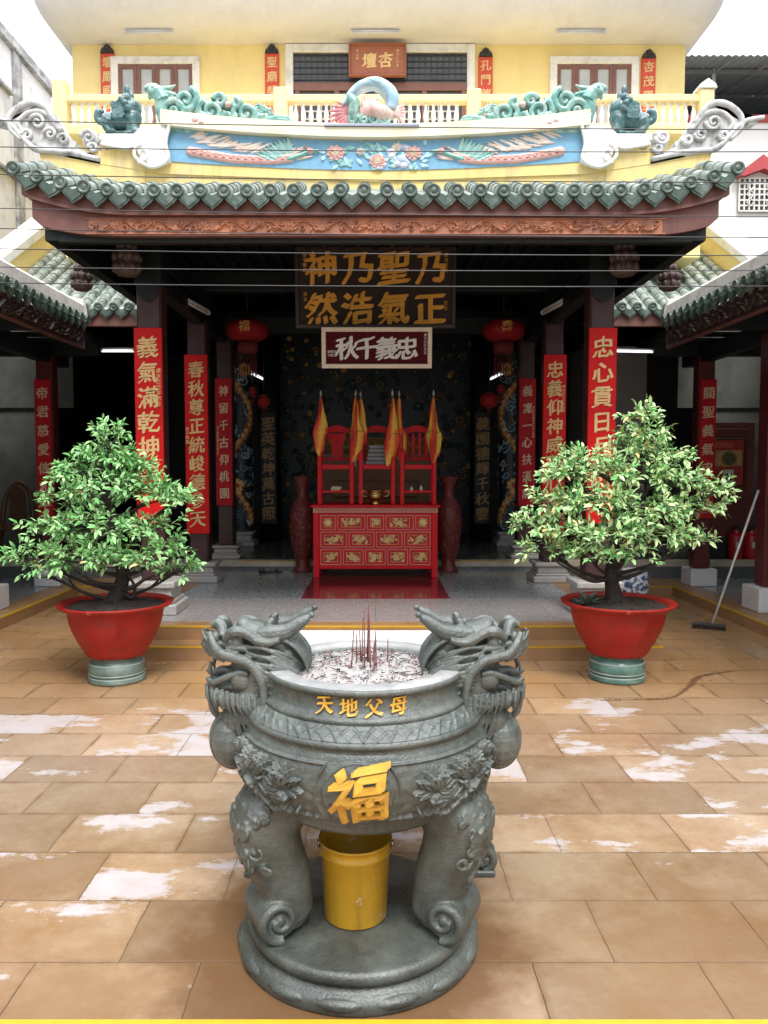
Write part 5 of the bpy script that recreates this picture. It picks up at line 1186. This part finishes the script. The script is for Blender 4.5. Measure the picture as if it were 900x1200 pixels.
# ================================================================== potted trees
m_pot = M("red_clay_pot", (.33, .016, .012), .5, .14, 6, .12, 30, col2=(.25, .028, .018), c2t=.58, c2s=5, speck=((.46, .20, .15), 9, .63), streak=.6, spec=.25)
m_soil = M("dark_soil", (.035, .025, .02), .95, .4, 30, .8, 60)
m_bark = M("dark_bark", (.035, .028, .024), .85, .4, 25, .6, 50)
m_leaf = M("variegated_leaf", (1, 1, 1), .42, .1, 20, attr=True, spec=.35)
def pot(x, y, label, lstand, mst):
    t = thing("pot_stand", (x, y, 0), lstand, "pot stand", "glazed stands under the red pots")
    b = MB(); b.lathe([(.225, 0), (.235, .02), (.225, .045), (.212, .06), (.222, .075), (.23, .11), (.222, .15), (.20, .17), (.192, .19), (.20, .215), (.19, .222), (0, .222)], 48, (x, y, 0)); b.build("body", mst, t)
    b = MB()
    for z, r in ((.045, .227), (.075, .226), (.155, .222)): b.lathe([(r - .004, z - .008), (r + .004, z), (r - .004, z + .008)], 48, (x, y, 0))
    b.build("ring", M("stand_ring", (.22, .28, .25), .35, .2), t)
    p = thing("planter_pot", (x, y, .224), label, "pot", "red pots with bonsai trees")
    b = MB(); pr = [(0, 0), (.235, 0), (.24, .012), (.258, .03), (.262, .05), (.30, .11), (.345, .20), (.372, .28), (.385, .35), (.392, .38), (.412, .395), (.45, .408), (.468, .425), (.470, .436), (.46, .442), (.415, .43), (.395, .42), (.385, .38), (0, .36)]
    b.lathe(pr, 72, (x, y, .224)); b.build("body", m_pot, p)
    b = MB(); n = 40; q = np.linspace(-1, 1, n); U, V = np.meshgrid(q, q); rr = np.hypot(U, V); s_ = np.minimum(1, 1 / np.maximum(rr, 1e-6))
    b.grid(np.stack([x + U * s_ * .39, y + V * s_ * .39, .224 + .405 + .04 * (1 - np.minimum(rr, 1) ** 2) + rng.normal(0, .006, U.shape)], 2))
    for k in range(60):
        a, r = random.uniform(0, 6.28), .37 * math.sqrt(random.random()); b.ell((x + r * math.cos(a), y + r * math.sin(a), .64 + .03 * (1 - r / .4)), (random.uniform(.008, .02), .012, .008), 6, Matrix.Rotation(a * 3, 4, 'Z'))
    b.build("soil", m_soil, p)
def leaves(mb, P, D, Nn, L_, W_, ce, ed):
    """folded pointed leaves: green along the midrib, cream at the margins"""
    k = len(P); D = D / np.linalg.norm(D, axis=1)[:, None]; S = np.cross(D, Nn); S /= np.linalg.norm(S, axis=1)[:, None] + 1e-9; Nn = np.cross(S, D)
    f = lambda t, s_, h: P + D * (L_ * t)[:, None] + S * (W_ * s_)[:, None] + Nn * (L_ * h)[:, None]
    V = np.stack([f(0, 0, 0), f(.35, .5, .05), f(.4, 0, -.02), f(.35, -.5, .05), f(.72, .36, .0), f(.75, 0, -.05), f(.72, -.36, .0), f(1, 0, -.14)], 1)
    C = np.stack([ce, ed, ce, ed, ed, ce, ed, ed], 1)
    base = [(0, 2, 1), (0, 3, 2), (1, 2, 5, 4), (2, 3, 6, 5), (4, 5, 7), (5, 6, 7)]
    F = [tuple(i * 8 + j for j in q) for i in range(k) for q in base]; mb.add(V.reshape(-1, 3), F, True, 0, C.reshape(-1, 3))
def bonsai(root, label, x, y, pads, trunk, branches, seed, tint):
    t = thing("bonsai_tree", (x, y, .64), label, "tree", "bonsai trees in red pots"); r = np.random.default_rng(seed); random.seed(seed)
    b = MB(); b.tube(smooth_path(trunk, 26), [.085, .062, .052, .045, .03, .012], 12)
    for k in range(5):
        a = k * 1.3; b.tube(smooth_path([(trunk[0][0], trunk[0][1], .69), (trunk[0][0] + .09 * math.cos(a), trunk[0][1] + .09 * math.sin(a), .66), (trunk[0][0] + .17 * math.cos(a), trunk[0][1] + .17 * math.sin(a), .635)], 8), [.04, .025, .008], 8)
    tr = smooth_path(trunk, 60)
    for p in pads:
        c = np.array(p[:3]); i = int(np.argmin(abs(tr[:, 2] - (c[2] - .12 - .25 * abs(c[0] - x))))); s_ = tr[i]
        m = (s_ + c) / 2 + np.array((0, 0, -.04))
        pts = smooth_path([s_, m, c + np.array((0, 0, -.02))], 12); b.tube(pts, [.022, .014, .006], 7)
        for k in range(7):
            d = r.normal(0, 1, 3); d /= np.linalg.norm(d); e = c + d * np.array(p[3:6]) * .8; b.tube(smooth_path([pts[6 + k % 5], (pts[8] + e) / 2 + np.array((0, 0, .02)), e], 7), [.007, .003], 5)
    for br in branches: b.tube(smooth_path(br, 16), [.022, .016, .008], 8)
    b.build("trunk", m_bark, t)
    Ps, Ds, Ns, Ls, Ws, C1, C2 = [], [], [], [], [], [], []; tw = MB()
    extra = []                                            # stray sprigs that break the outline
    for p in pads:
        for _ in range(2):
            d = r.normal(0, 1, 3); d[2] = abs(d[2]) * .7; d /= np.linalg.norm(d); c = np.array(p[:3]) + d * np.array(p[3:6]) * 1.25
            extra.append((c[0], c[1], c[2], .05, .05, .05, int(r.integers(1, 4))))
    pads = list(pads) + extra
    for (cx, cy, cz, rx, ry, rz, n) in pads:
        c = np.array((cx, cy, cz)); R3 = np.array((rx, ry, rz))
        for _ in range(int(n * r.uniform(.65, 1.6))):
            d = r.normal(0, 1, 3); d /= np.linalg.norm(d)
            if d[2] < -.35: d[2] *= -.6
            q = c + d * R3 * r.uniform(.5, 1.0) ** .8; out = d / R3; out /= np.linalg.norm(out)
            sd = out * .8 + np.array((d[0] * .6, d[1] * .6, .12)) + r.normal(0, .35, 3); sd /= np.linalg.norm(sd); ln = r.uniform(.07, .15)
            dark = r.uniform(); k = int(r.integers(6, 10)); tw.tube([q - sd * .03, q + sd * ln * .8], .0022, 4)
            for j in range(k):
                f = j / k; az_ = j * 2.4 + r.uniform(0, 1); sidev = np.cross(sd, (0, 0, 1)); sidev /= np.linalg.norm(sidev) + 1e-9; upv = np.cross(sidev, sd)
                ld = sd * (.35 + .6 * f) + (sidev * math.cos(az_) + upv * math.sin(az_)) * (1.0 - .6 * f) + np.array((0, 0, -.45 * r.uniform())); Ps.append(q + sd * ln * f); Ds.append(ld)
                Ns.append(np.array((0, -.25, 1.)) + r.normal(0, .4, 3)); L_ = r.uniform(.036, .092) * (1 - .15 * f); Ls.append(L_); Ws.append(L_ * r.uniform(.34, .46))
                g = r.uniform(); h = (.12, .34, .10) if g < .5 else ((.06, .21, .06) if g < .72 else (.26, .46, .17))
                e = (.38, .60, .27) if g > .4 else (.16, .40, .12)
                if tint and r.uniform() < .55: e = (.62, .66, .36); h = tuple(min(1, a * 1.25) for a in h)
                if r.uniform() < (.025 if tint else .006): h = (.55, .36, .12); e = (.70, .50, .25)
                kk = r.uniform(.95, 1.35); C1.append(np.array(h) * kk); C2.append(np.array(e) * kk)
    b = MB(); leaves(b, np.array(Ps), np.array(Ds), np.array(Ns), np.array(Ls), np.array(Ws), np.array(C1), np.array(C2)); b.v += tw.v; n0 = b.n; b.f += [tuple(i + n0 for i in f) for f in tw.f]; b.m += [1] * len(tw.f); b.s += tw.s; b.c += tw.c; b.build("crown", [m_leaf, m_bark], t)
m_stG = M("green_glaze", (.055, .14, .11), .22, .3, 6, col2=(.12, .2, .17), c2s=3)
m_stP = M("pale_celadon", (.10, .15, .125), .35, .3, 6, .1, 40, col2=(.17, .21, .185), c2s=3)
pot(-2.17, 6.36, "wide red clay pot holding the left bonsai", "pale celadon stand under the left red pot", m_stP)
pot(2.04, 6.40, "wide red clay pot holding the right bonsai with cream leaves", "dark green glazed stand under the right red pot", m_stG)
def pads_from(lst, y0, cx0):
    out = []
    for (px, py, rx, rz, dy, n) in lst:
        Y = y0 + dy; k = Y / (math.cos(.0611) + (600 - py) / 900 * math.sin(.0611)); v = (600 - py) / 900
        X = (px - 440) / 900 * k; Z = 1.8 + k * (-.0610 + v * .9981); sc_ = k / 900; out.append((X, Y, Z, rx * sc_, max(rx * sc_ * .8, .16), rz * sc_ * .72, n))
    return out
LP = pads_from([(128, 515, 14, 18, 0, 16), (124, 543, 34, 22, .02, 40), (160, 552, 26, 20, .1, 26), (92, 555, 22, 16, -.02, 22), (120, 575, 48, 20, -.12, 50), (175, 582, 36, 20, 0, 42), (75, 585, 26, 14, .08, 24), (205, 590, 18, 12, -.05, 16),
     (60, 622, 34, 18, .02, 36), (110, 620, 44, 22, -.22, 52), (165, 625, 40, 22, -.14, 46), (195, 645, 22, 20, 0, 26), (45, 655, 32, 14, -.05, 34), (95, 655, 44, 20, -.28, 50), (145, 660, 36, 16, -.25, 36), (208, 668, 16, 12, .05, 14), (60, 672, 26, 12, -.12, 20), (120, 600, 50, 30, .3, 14)], 6.36, -2.17)
bonsai(None, "left bonsai tree with tiers of pale green leaves in a red pot", -2.15, 6.36, LP,
       [(-2.19, 6.36, .64), (-2.13, 6.36, .78), (-2.10, 6.34, .92), (-2.16, 6.36, 1.15), (-2.2, 6.36, 1.5), (-2.2, 6.36, 1.95)],
       [[(-2.12, 6.34, .76), (-1.99, 6.3, .80), (-1.9, 6.3, .86), (-1.72, 6.3, .92)], [(-2.12, 6.33, .80), (-2.28, 6.22, .84), (-2.45, 6.2, .95)], [(-2.1, 6.34, .74), (-2.02, 6.34, .70), (-2.0, 6.32, .80), (-2.05, 6.3, .9)]], 5, False)
RP = pads_from([(752, 492, 14, 14, 0, 14), (757, 515, 24, 16, 0, 26), (738, 530, 24, 18, .05, 24), (775, 540, 30, 18, .02, 32), (690, 545, 30, 16, 0, 34), (662, 560, 24, 16, -.03, 26), (715, 560, 34, 20, -.12, 36), (765, 565, 38, 20, -.1, 44), (805, 568, 28, 18, .05, 30), (835, 578, 16, 14, 0, 16),
     (650, 590, 34, 16, -.05, 40), (700, 590, 34, 20, -.2, 36), (750, 600, 40, 22, -.22, 44), (810, 598, 26, 16, -.05, 26), (630, 615, 24, 14, 0, 26), (670, 630, 36, 18, -.15, 40), (720, 632, 36, 18, -.3, 40), (770, 630, 36, 18, -.22, 38), (812, 637, 20, 12, 0, 18), (640, 645, 28, 14, -.08, 24), (735, 652, 34, 12, -.28, 26), (690, 650, 24, 12, -.22, 16), (745, 590, 50, 30, .3, 12)], 6.4, 2.04)
bonsai(None, "right bonsai tree with cream edged leaves and a dark trunk", 2.02, 6.4, RP,
       [(2.02, 6.4, .64), (1.99, 6.4, .78), (1.97, 6.38, .92), (2.04, 6.4, 1.15), (2.15, 6.4, 1.55), (2.26, 6.4, 2.1)],
       [[(1.98, 6.38, .86), (1.82, 6.32, .84), (1.70, 6.3, .88), (1.5, 6.3, 1.0)], [(2.0, 6.37, .84), (2.2, 6.3, .92), (2.4, 6.3, 1.05)]], 9, True)
# small spiky plant in the right pot
t = thing("spiky_plant", (1.76, 6.3, .64), "small dark spiky plant at the left edge of the right pot", "plant"); r = np.random.default_rng(3)
n = 34; a = r.uniform(0, 6.28, n); e = r.uniform(.2, 1.2, n); D = np.stack([np.cos(a) * np.cos(e), np.sin(a) * np.cos(e), np.sin(e)], 1)
b = MB(); leaves(b, np.array((1.76, 6.3, .64)) + D * .01, D, np.tile((0, 0, 1.), (n, 1)), r.uniform(.09, .17, n), np.full(n, .018), np.tile((.08, .12, .10), (n, 1)), np.tile((.16, .2, .17), (n, 1))); b.build("leaves", m_leaf, t)
# ================================================================== ceramic figures on the roof ridge
m_teal = M("teal_ceramic", (.12, .32, .28), .22, .35, 12, .2, 50, col2=(.42, .56, .50), c2t=.54, c2s=9, c2w=.14)
m_dteal = M("dark_teal_ceramic", (.06, .14, .145), .22, .35, 14, .15, 50, col2=(.22, .31, .31), c2t=.6, c2s=10)
def ridge_dragon(s, label):
    """scroll bodied dragon, head outward; s=-1 looks left"""
    t = thing("ridge_dragon", (s * 1.4, 7.55, 4.98), label, "dragon figure", "ceramic dragons on the roof ridge")
    yy = 7.50; X = lambda px: s * (2.16 - (px - 180) * .00845); Zp = lambda py: 4.99 + (150 - py) * .0074
    T = lambda pts, r, n=9: b.tube(smooth_path([(X(a), yy, Zp(c)) for a, c in pts], 30), r, n)
    b = MB()
    # body band arching from the chest over the scrolls to the tail
    T([(196, 112), (196, 128), (204, 142), (216, 144), (226, 136), (228, 124), (236, 116), (248, 122), (262, 120), (276, 127), (290, 125), (304, 134), (318, 142), (336, 146)], [.06, .065, .06, .052, .05, .046, .046, .042, .04, .036, .034, .03, .024, .01], 12)
    for (px, py, r_, tn, a0, sg) in ((209, 130, .12, 1.7, -1.5, 1), (224, 117, .115, 1.7, 1.2, -1), (252, 131, .125, 1.7, 2.2, 1), (291, 134, .125, 1.7, 2.4, 1), (271, 139, .07, 1.5, .5, -1), (240, 142, .06, 1.4, .5, 1), (262, 118, .06, 1.4, 3, -1), (200, 140, .05, 1.4, 0, 1), (308, 144, .05, 1.4, 1, 1), (280, 122, .045, 1.4, 2, -1)):
        b.tube(spiral_path(X(px), Zp(py), r_, .012, tn, a0 if s < 0 else PI - a0, yy - .035, 40, -sg * s), [.034, .028, .016], 8)
        b.ell((X(px), yy, Zp(py)), (r_ * .8, .03, r_ * .8), 14)
    for k, (dz, dx) in enumerate(((0, 0), (5, 4), (-4, 2), (8, -2))): T([(300 + dx, 141 + dz * .2), (318, 143 - dz * .5), (334, 145 - dz), (350 - abs(dz), 150 - dz * .9)], [.04, .036, .026, .004])
    random.seed(17)                                       # small flame curls and fins along the scrolls
    for k in range(60):
        px = random.uniform(198, 318); py = random.uniform(116, 146) if px < 262 else random.uniform(126, 146); a = random.uniform(.2, 2.9); l = random.uniform(5, 10)
        T([(px, py), (px + l * .5 * math.cos(a), py - l * .6 * math.sin(a)), (px + l * math.cos(a + .8), py - l * math.sin(a + .8))], [.018, .016, .003], 6)
    for k in range(14): T([(200 + 9 * k, 112 + 1.6 * k), (199 + 9 * k, 107 + 1.6 * k), (203 + 9 * k, 103 + 1.7 * k)], [.02, .015, .003], 6)
    b.box(*sorted((X(196), X(330))), 7.47, 7.63, 4.945, 5.03, .02)
    b.build("body", m_teal, t)
    b = MB()                                              # head, jaws, horn, mane
    T([(198, 116), (194, 108), (190, 103)], [.075, .07, .06], 12); b.ell((X(190), yy, Zp(105)), (.085, .07, .065), 14)
    T([(190, 101), (184, 99), (179, 101), (181, 104)], [.05, .038, .026, .012], 10); T([(190, 108), (184, 110), (182, 114)], [.042, .03, .010], 10)
    T([(194, 101), (204, 100), (212, 96)], [.025, .022, .006]); T([(195, 105), (206, 107), (216, 110)], [.03, .026, .005]); T([(196, 110), (207, 115), (212, 121)], [.03, .024, .005])
    b.ell((X(188), yy - .06, Zp(102)), (.018, .014, .018), 8); b.ell((X(188), yy + .06, Zp(102)), (.018, .014, .018), 8)
    b.build("head", m_teal, t)
    b = MB(); T([(187, 104), (181, 107)], [.022, .01]); b.ell((X(235), yy - .05, Zp(144)), (.06, .04, .04), 10); b.ell((X(242), yy - .05, Zp(147)), (.05, .04, .03), 10); b.ell((X(272), yy - .06, Zp(124)), (.035, .03, .03), 10)
    b.build("pink_cloud", M("pink_ceramic", (.62, .36, .33), .5, .2, 12, col2=(.72, .62, .56), c2s=9), t)
ridge_dragon(-1, "teal scroll bodied ceramic dragon on the ridge, head to the left"); ridge_dragon(1, "teal scroll bodied ceramic dragon on the ridge, head to the right")
def lion(s, label):
    x, y, z = s * 2.38, 7.55, 4.93; t = thing("lion_statue", (x, y, z), label, "lion statue", "ceramic lions at the ridge ends")
    b = MB(); E_ = lambda a, h, r, w_=0: b.ell((x + s * a, y + w_, z + h), r, 14)
    E_(.0, .02, (.24, .08, .022)); E_(.06, .14, (.13, .09, .085)); E_(.15, .13, (.09, .09, .10)); E_(-.05, .17, (.10, .085, .10)); E_(-.05, .10, (.06, .085, .10))
    for w_ in (-.06, .06):
        b.tube(smooth_path([(x - s * .06, y + w_, z + .16), (x - s * .09, y + w_, z + .08), (x - s * .10, y + w_, z + .025)], 8), [.04, .03, .034], 9); E_(-.12, .03, (.045, .035, .024), w_)
        b.tube(smooth_path([(x + s * .15, y + w_, z + .14), (x + s * .18, y + w_, z + .08), (x + s * .14, y + w_, z + .025)], 8), [.055, .035, .032], 9); E_(.12, .03, (.045, .034, .022), w_)
        E_(-.03, .405, (.03, .022, .05), w_ * 1.1); E_(-.095, .30, (.018, .018, .02), w_ * .6)
    E_(-.05, .27, (.095, .085, .085)); E_(-.10, .25, (.05, .055, .045)); E_(-.105, .215, (.04, .045, .02)); E_(-.02, .34, (.06, .06, .05))
    for k in range(16):
        a = k / 16 * 2 * PI; b.ell((x + s * (-.015 + .03 * math.sin(k * 2)), y + .10 * math.cos(a), z + .27 + .10 * math.sin(a)), (.034, .032, .034), 8)
    for k in range(9): b.tube(spiral_path(x + s * (.02 + .03 * (k % 3)), z + .16 + .05 * (k // 3), .032, .008, 1.4, k, y - .095), .012, 6)
    b.tube(smooth_path([(x + s * .2, y, z + .12), (x + s * .27, y, z + .16), (x + s * .26, y, z + .23), (x + s * .21, y, z + .24)], 14), [.03, .035, .04, .015], 9)
    b.build("body", m_dteal, t, remesh=.0062, smoothn=1)
lion(-1, "dark green ceramic lion crouching at the left end of the painted ridge"); lion(1, "dark green ceramic lion crouching at the right end of the painted ridge")
ft = thing("fish_figure", (0, 7.55, 5.0), "pink ceramic carp with an arching blue tail in the middle of the ridge", "fish figure")
X = lambda px: (px - 437) * .0084; Zp = lambda py: 5.01 + (152 - py) * .0083; yy = 7.52
b = MB()
for k, dy in enumerate((-.05, 0, .05)): b.tube(smooth_path([(X(400 + k), yy + dy, Zp(130)), (X(408), yy + dy, Zp(119 - k)), (X(420), yy + dy, Zp(109 - k)), (X(437), yy + dy, Zp(105 - k)), (X(450), yy + dy, Zp(112)), (X(456), yy + dy, Zp(122)), (X(455), yy + dy, Zp(136))], 30), [.012, .032, .042, .05, .058, .064, .05], 10)
for k in range(5): b.tube(smooth_path([(X(430 + 3 * k), yy - .09, Zp(104 - k * .2)), (X(446 + k), yy - .09, Zp(110)), (X(452), yy - .09, Zp(124))], 10), [.01, .014, .008], 6)
b.build("tail", M("sky_blue_ceramic", (.30, .50, .62), .45, .15, 12, col2=(.60, .68, .72), c2s=6), ft)
m_pinkc = M("pink_ceramic", (.62, .36, .33))
b = MB(); b.tube(smooth_path([(X(420), yy - .03, Zp(140)), (X(434), yy - .05, Zp(136)), (X(448), yy - .05, Zp(140)), (X(460), yy - .03, Zp(140))], 20), [.05, .085, .075, .03], 14)
for k in range(7): a = -.9 + .3 * k; b.tube(smooth_path([(X(455), yy - .05, Zp(139)), (X(463), yy - .06, Zp(139) + .05 * math.sin(a)), (X(472 - abs(k - 3)), yy - .05, Zp(139) + .14 * math.sin(a))], 8), [.02, .022, .004], 7)
for k in range(6): b.tube(smooth_path([(X(424 + k * 2), yy - .05, Zp(136)), (X(423 + k * 3), yy - .05, Zp(128 - k)), (X(425 + k * 2), yy - .04, Zp(116 + k * 2))], 8), [.022, .018, .003], 7)
b.build("body", m_pinkc, ft)
b = MB()
for k in range(9): a = 2.0 + .33 * k; b.tube(smooth_path([(X(408), yy, Zp(140)), (X(408) + .09 * math.cos(a), yy - .02, Zp(140) + .09 * math.sin(a)), (X(406) + .2 * math.cos(a + .2), yy, Zp(140) + .17 * math.sin(a + .2))], 9), [.03, .026, .004], 7)
b.build("fin", M("rose_ceramic", (.50, .20, .22), .5, .2, 12), ft)
b = MB(); b.tube(smooth_path([(X(406), yy - .04, Zp(118)), (X(413), yy - .06, Zp(128)), (X(412), yy - .06, Zp(140)), (X(414), yy - .05, Zp(151))], 16), [.035, .055, .05, .03], 10)
for k in range(4): b.tube(spiral_path(X(412 + 12 * k), Zp(147), .05, .01, 1.4, k, yy - .07), .018, 7)
b.box(X(402), X(468), 7.46, 7.64, 4.93, 5.03, .02); b.build("water", m_teal, ft)
b = MB(); b.box(X(380), X(486), 7.40, 7.70, 4.97, 4.995, .004); b.build("slab", M("blue_grey_slab", (.34, .38, .46), .6), ft)
# ================================================================== things in the galleries
bm = thing("push_broom", (3.65, 8.4, 0), "broom with a pale pole leaning on the right pillar, dark head on the wet slabs", "broom")
h0, h1 = Vector((3.70, 8.35, .05)), Vector((4.24, 8.50, 1.52))
b = MB(); b.tube([h0[:], h1[:]], .013, 10); b.build("pole", M("pale_pole", (.55, .54, .50), .4, .1), bm)
b = MB(); b.T = Matrix.Translation((3.66, 8.34, 0)) @ Matrix.Rotation(-.45, 4, 'Z'); b.box(-.17, .17, -.035, .035, .035, .065, .008); b.build("head", M("black_plastic", (.03, .03, .03), .5), bm)
b = MB(); b.T = Matrix.Translation((3.66, 8.34, 0)) @ Matrix.Rotation(-.45, 4, 'Z'); random.seed(2)
for k in range(150): x, y = random.uniform(-.165, .165), random.uniform(-.03, .03); b.tube([(x, y, .036), (x * 1.04, y * 1.5, .003)], .0022, 4)
b.build("bristles", M("dark_bristle", (.05, .045, .04), .8), bm)
m_ext = M("extinguisher_red", (.50, .015, .018), .3, .1)
for x, y, l in ((5.44, 11.55, "red fire extinguisher on the right gallery step, left of the pair"), (5.67, 11.53, "red fire extinguisher on the right gallery step, nearer the pillar")):
    t = thing("fire_extinguisher", (x, y, .388), l, "fire extinguisher", "fire extinguishers in the right gallery")
    b = MB(); b.lathe([(0, 0), (.10, 0), (.105, .012), (.105, .34), (.09, .38), (.04, .41), (.03, .43), (0, .43)], 28, (x, y, .39)); b.build("cylinder", m_ext, t)
    b = MB(); b.box(x - .03, x + .03, y - .02, y + .02, .815, .86, .006); b.box(x - .02, x + .09, y - .012, y + .012, .855, .875, .004); b.box(x - .02, x + .08, y - .01, y + .01, .885, .90, .004); b.tube(smooth_path([(x + .03, y, .84), (x + .11, y - .02, .78), (x + .105, y - .04, .6), (x + .1, y - .04, .5)], 14), .01, 8); b.build("valve", m_iron, t)
    b = MB(); b.lathe([(.1055, .17), (.1062, .175), (.1062, .25), (.1055, .255)], 16, (x, y, .39), a0=-PI * .62, a1=-PI * .40); b.build("sticker", M("paper_white", (.7, .68, .62), .6), t)
cb = thing("calendar_board", (5.33, 11.3, 1.5), "red wall calendar showing 22, hung on the brown door right of the gallery", "calendar")
b = MB(); b.box(5.10, 5.56, 11.62, 11.65, 1.50, 2.18, .004); b.build("backing", M("calendar_red", (.42, .04, .03), .5, .25, 9), cb)
b = MB()
for a, c, e, f in ((5.09, 5.57, 2.175, 2.20), (5.09, 5.57, 1.48, 1.505), (5.075, 5.10, 1.48, 2.20), (5.56, 5.585, 1.48, 2.20)): b.box(a, c, 11.60, 11.66, e, f, .004)
b.build("frame", m_dwood, cb)
b = MB(); b.box(5.13, 5.53, 11.612, 11.62, 1.78, 2.02, .002); b.build("picture", M("golden_print", (.50, .30, .10), .5, .5, 14), cb)
b = MB(); b.tube([(5.33 + .085 * math.cos(t), 11.608, 1.90 + .085 * math.sin(t)) for t in np.linspace(0, 2 * PI, 20)], .025, 6); b.ell((5.33, 11.61, 1.9), (.06, .006, .06), 14); b.build("emblem", M("olive_print", (.12, .12, .04), .5, .4, 20), cb)
b = MB(); b.box(5.25, 5.41, 11.606, 11.618, 1.52, 1.73, .002); b.build("page", M("paper_white", (.7, .68, .62)), cb)
b = MB()
for i, ch in enumerate("22"): write(b, ch, 5.30 + .062 * i, 1.625, .13, on_wall(11.604), nib=.03, slant=0)
b.build("number", M("blue_black_ink", (.03, .035, .08), .5), cb)
b = MB(); b.box(5.11, 5.40, 11.612, 11.62, 2.06, 2.14, .002)
b.build("heading", M("heading_red", (.6, .10, .05), .5, .3, 30), cb)
dr = thing("door_panel", (5.4, 11.75, .39), "red brown door panel behind the calendar in the right gallery", "door")
b = MB(); b.box(4.95, 5.75, 11.68, 11.74, .39, 2.45, .008); b.build("leaf", M("red_brown_door", (.17, .045, .03), .5, .2, 5), dr)
b = MB()
for z0, z1 in ((.5, 1.3), (1.4, 2.35)): b.box(5.05, 5.65, 11.668, 11.682, z0, z1, .008)
b.build("inset", M("red_brown_door2", (.14, .035, .025), .5, .2, 5), dr)
bx = MB(); bx.box(4.93, 5.28, 11.5, 11.66, .392, .70, .01); tag(bx.build("storage_box", m_dark), "dark storage box on the step beside the fire extinguishers", "box")
st = thing("ceramic_stool", (3.42, 10.1, 0), "blue and white ceramic drum stool behind the right bonsai pot", "stool")
b = MB(); pr = [(0, 0), (.15, 0), (.16, .02), (.185, .12), (.195, .22), (.185, .32), (.16, .42), (.15, .44), (0, .445)]; b.lathe(pr, 32, (3.42, 10.1, 0)); b.build("body", M("white_porcelain", (.75, .75, .75)), st)
R = Relief(2 * PI * .19, .40, 220, 80, (.62, .66, .70)); random.seed(8)
for k in range(320): R.petal(random.uniform(-.59, .59), random.uniform(-.19, .17), random.uniform(0, 6.28), random.uniform(.06, .11), .035, .004, random.choice([(.04, .08, .20), (.06, .11, .24), (.10, .16, .28), (.66, .70, .74), (.7, .72, .75)]))
zz = np.array([p[1] for p in pr[1:8]]); rr = np.array([p[0] for p in pr[1:8]])
b = MB(); R.mesh(b, lambda U, V, H: np.stack([3.42 + (np.interp(V + .22, zz, rr) + .002 + H) * np.sin(U / .19), 10.1 - (np.interp(V + .22, zz, rr) + .002 + H) * np.cos(U / .19), V + .22], 1)); b.build("blue_leaf_pattern", m_painted, st)
ch = thing("wooden_chair", (-5.5, 11.9, .39), "dark wooden armchair with a curved back at the left edge", "chair")
m_ch = M("brown_chair_wood", (.13, .06, .03), .4, .25, 8)
b = MB(); b.tube(smooth_path([(-5.85, 12.0, .85), (-5.8, 12.05, 1.3), (-5.62, 12.1, 1.52), (-5.42, 12.05, 1.35), (-5.36, 12.0, .9)], 24), .035, 10); b.prism([(-5.72, .85), (-5.74, 1.4), (-5.62, 1.48), (-5.5, 1.4), (-5.5, .85)], 12.02, 12.05); b.build("backrest", m_ch, ch)
b = MB(); b.box(-5.88, -5.34, 11.55, 12.05, .80, .86, .01); b.build("seat", m_ch, ch)
for x in (-5.84, -5.38):
    for y in (11.6, 12.0): b = MB(); b.tube([(x, y, .8), (x + (.05 if x > -5.6 else -.05), y, .39)], .03, 8); b.build("leg", m_ch, ch)
for x, a in ((-1.62, .3), (-1.45, -1.2)):
    t = thing("sandal", (x, 10.9, .262), "dark sandal with sole flat on the granite" if a > 0 else "dark sandal turned sideways, nearer the left vase", "sandal", "pair of sandals left on the granite")
    b = MB(); b.T = Matrix.Translation((x, 10.9, .262)) @ Matrix.Rotation(a, 4, 'Z'); th = np.linspace(0, 2 * PI, 20, endpoint=False)
    b.prism([(.045 * math.cos(q) * (1 - .18 * math.sin(q)), .12 * math.sin(q)) for q in th], 0, .02, 'xy'); b.build("sole", m_iron, t)
    b = MB(); b.T = Matrix.Translation((x, 10.9, .262)) @ Matrix.Rotation(a, 4, 'Z'); b.tube(smooth_path([(-.045, .03, .018), (-.02, .05, .05), (.02, .05, .05), (.045, .03, .018)], 10), .011, 7); b.build("strap", m_iron, t)
# streak of swept dirt on the wet slabs
m_dirt = M("wet_dirt", (.17, .09, .045), .35, .4, 30)
def streak(pts, wds, z, name, label, mat, n=80):
    P = smooth_path([(x, y, z) for x, y in pts], n); T_ = np.gradient(P, axis=0); T_ /= np.linalg.norm(T_, axis=1)[:, None]; Nn = np.stack([-T_[:, 1], T_[:, 0], 0 * T_[:, 0]], 1)
    w_ = np.interp(np.linspace(0, 1, n), np.linspace(0, 1, len(wds)), wds); r = np.random.default_rng(4)
    a, c = P + Nn * (w_ * (1 + r.normal(0, .3, n)))[:, None], P - Nn * (w_ * (1 + r.normal(0, .3, n)))[:, None]
    b = MB(); b.grid(np.stack([a, P + np.array((0, 0, .001)), c], 1))
    for k in range(90): i = int(r.integers(0, n)); q = P[i] + Nn[i] * r.normal(0, w_[i] * 1.5 + .01); d = r.uniform(0, 6.28); l = r.uniform(.008, .03); b.tube([q + np.array((0, 0, .002)), q + np.array((l * math.cos(d), l * math.sin(d), .004))], .0016, 4)
    tag(b.build(name, mat), label, "dirt", kind="stuff")
streak([(1.74, 5.78), (2.05, 5.80), (2.30, 5.86), (2.55, 6.15), (2.72, 6.4), (2.95, 6.55), (3.15, 6.62)], [.003, .006, .010, .018, .022, .010, .003], .004, "swept_dirt", "curved brown streak of swept dirt and twigs on the slabs right of the pot", m_dirt)
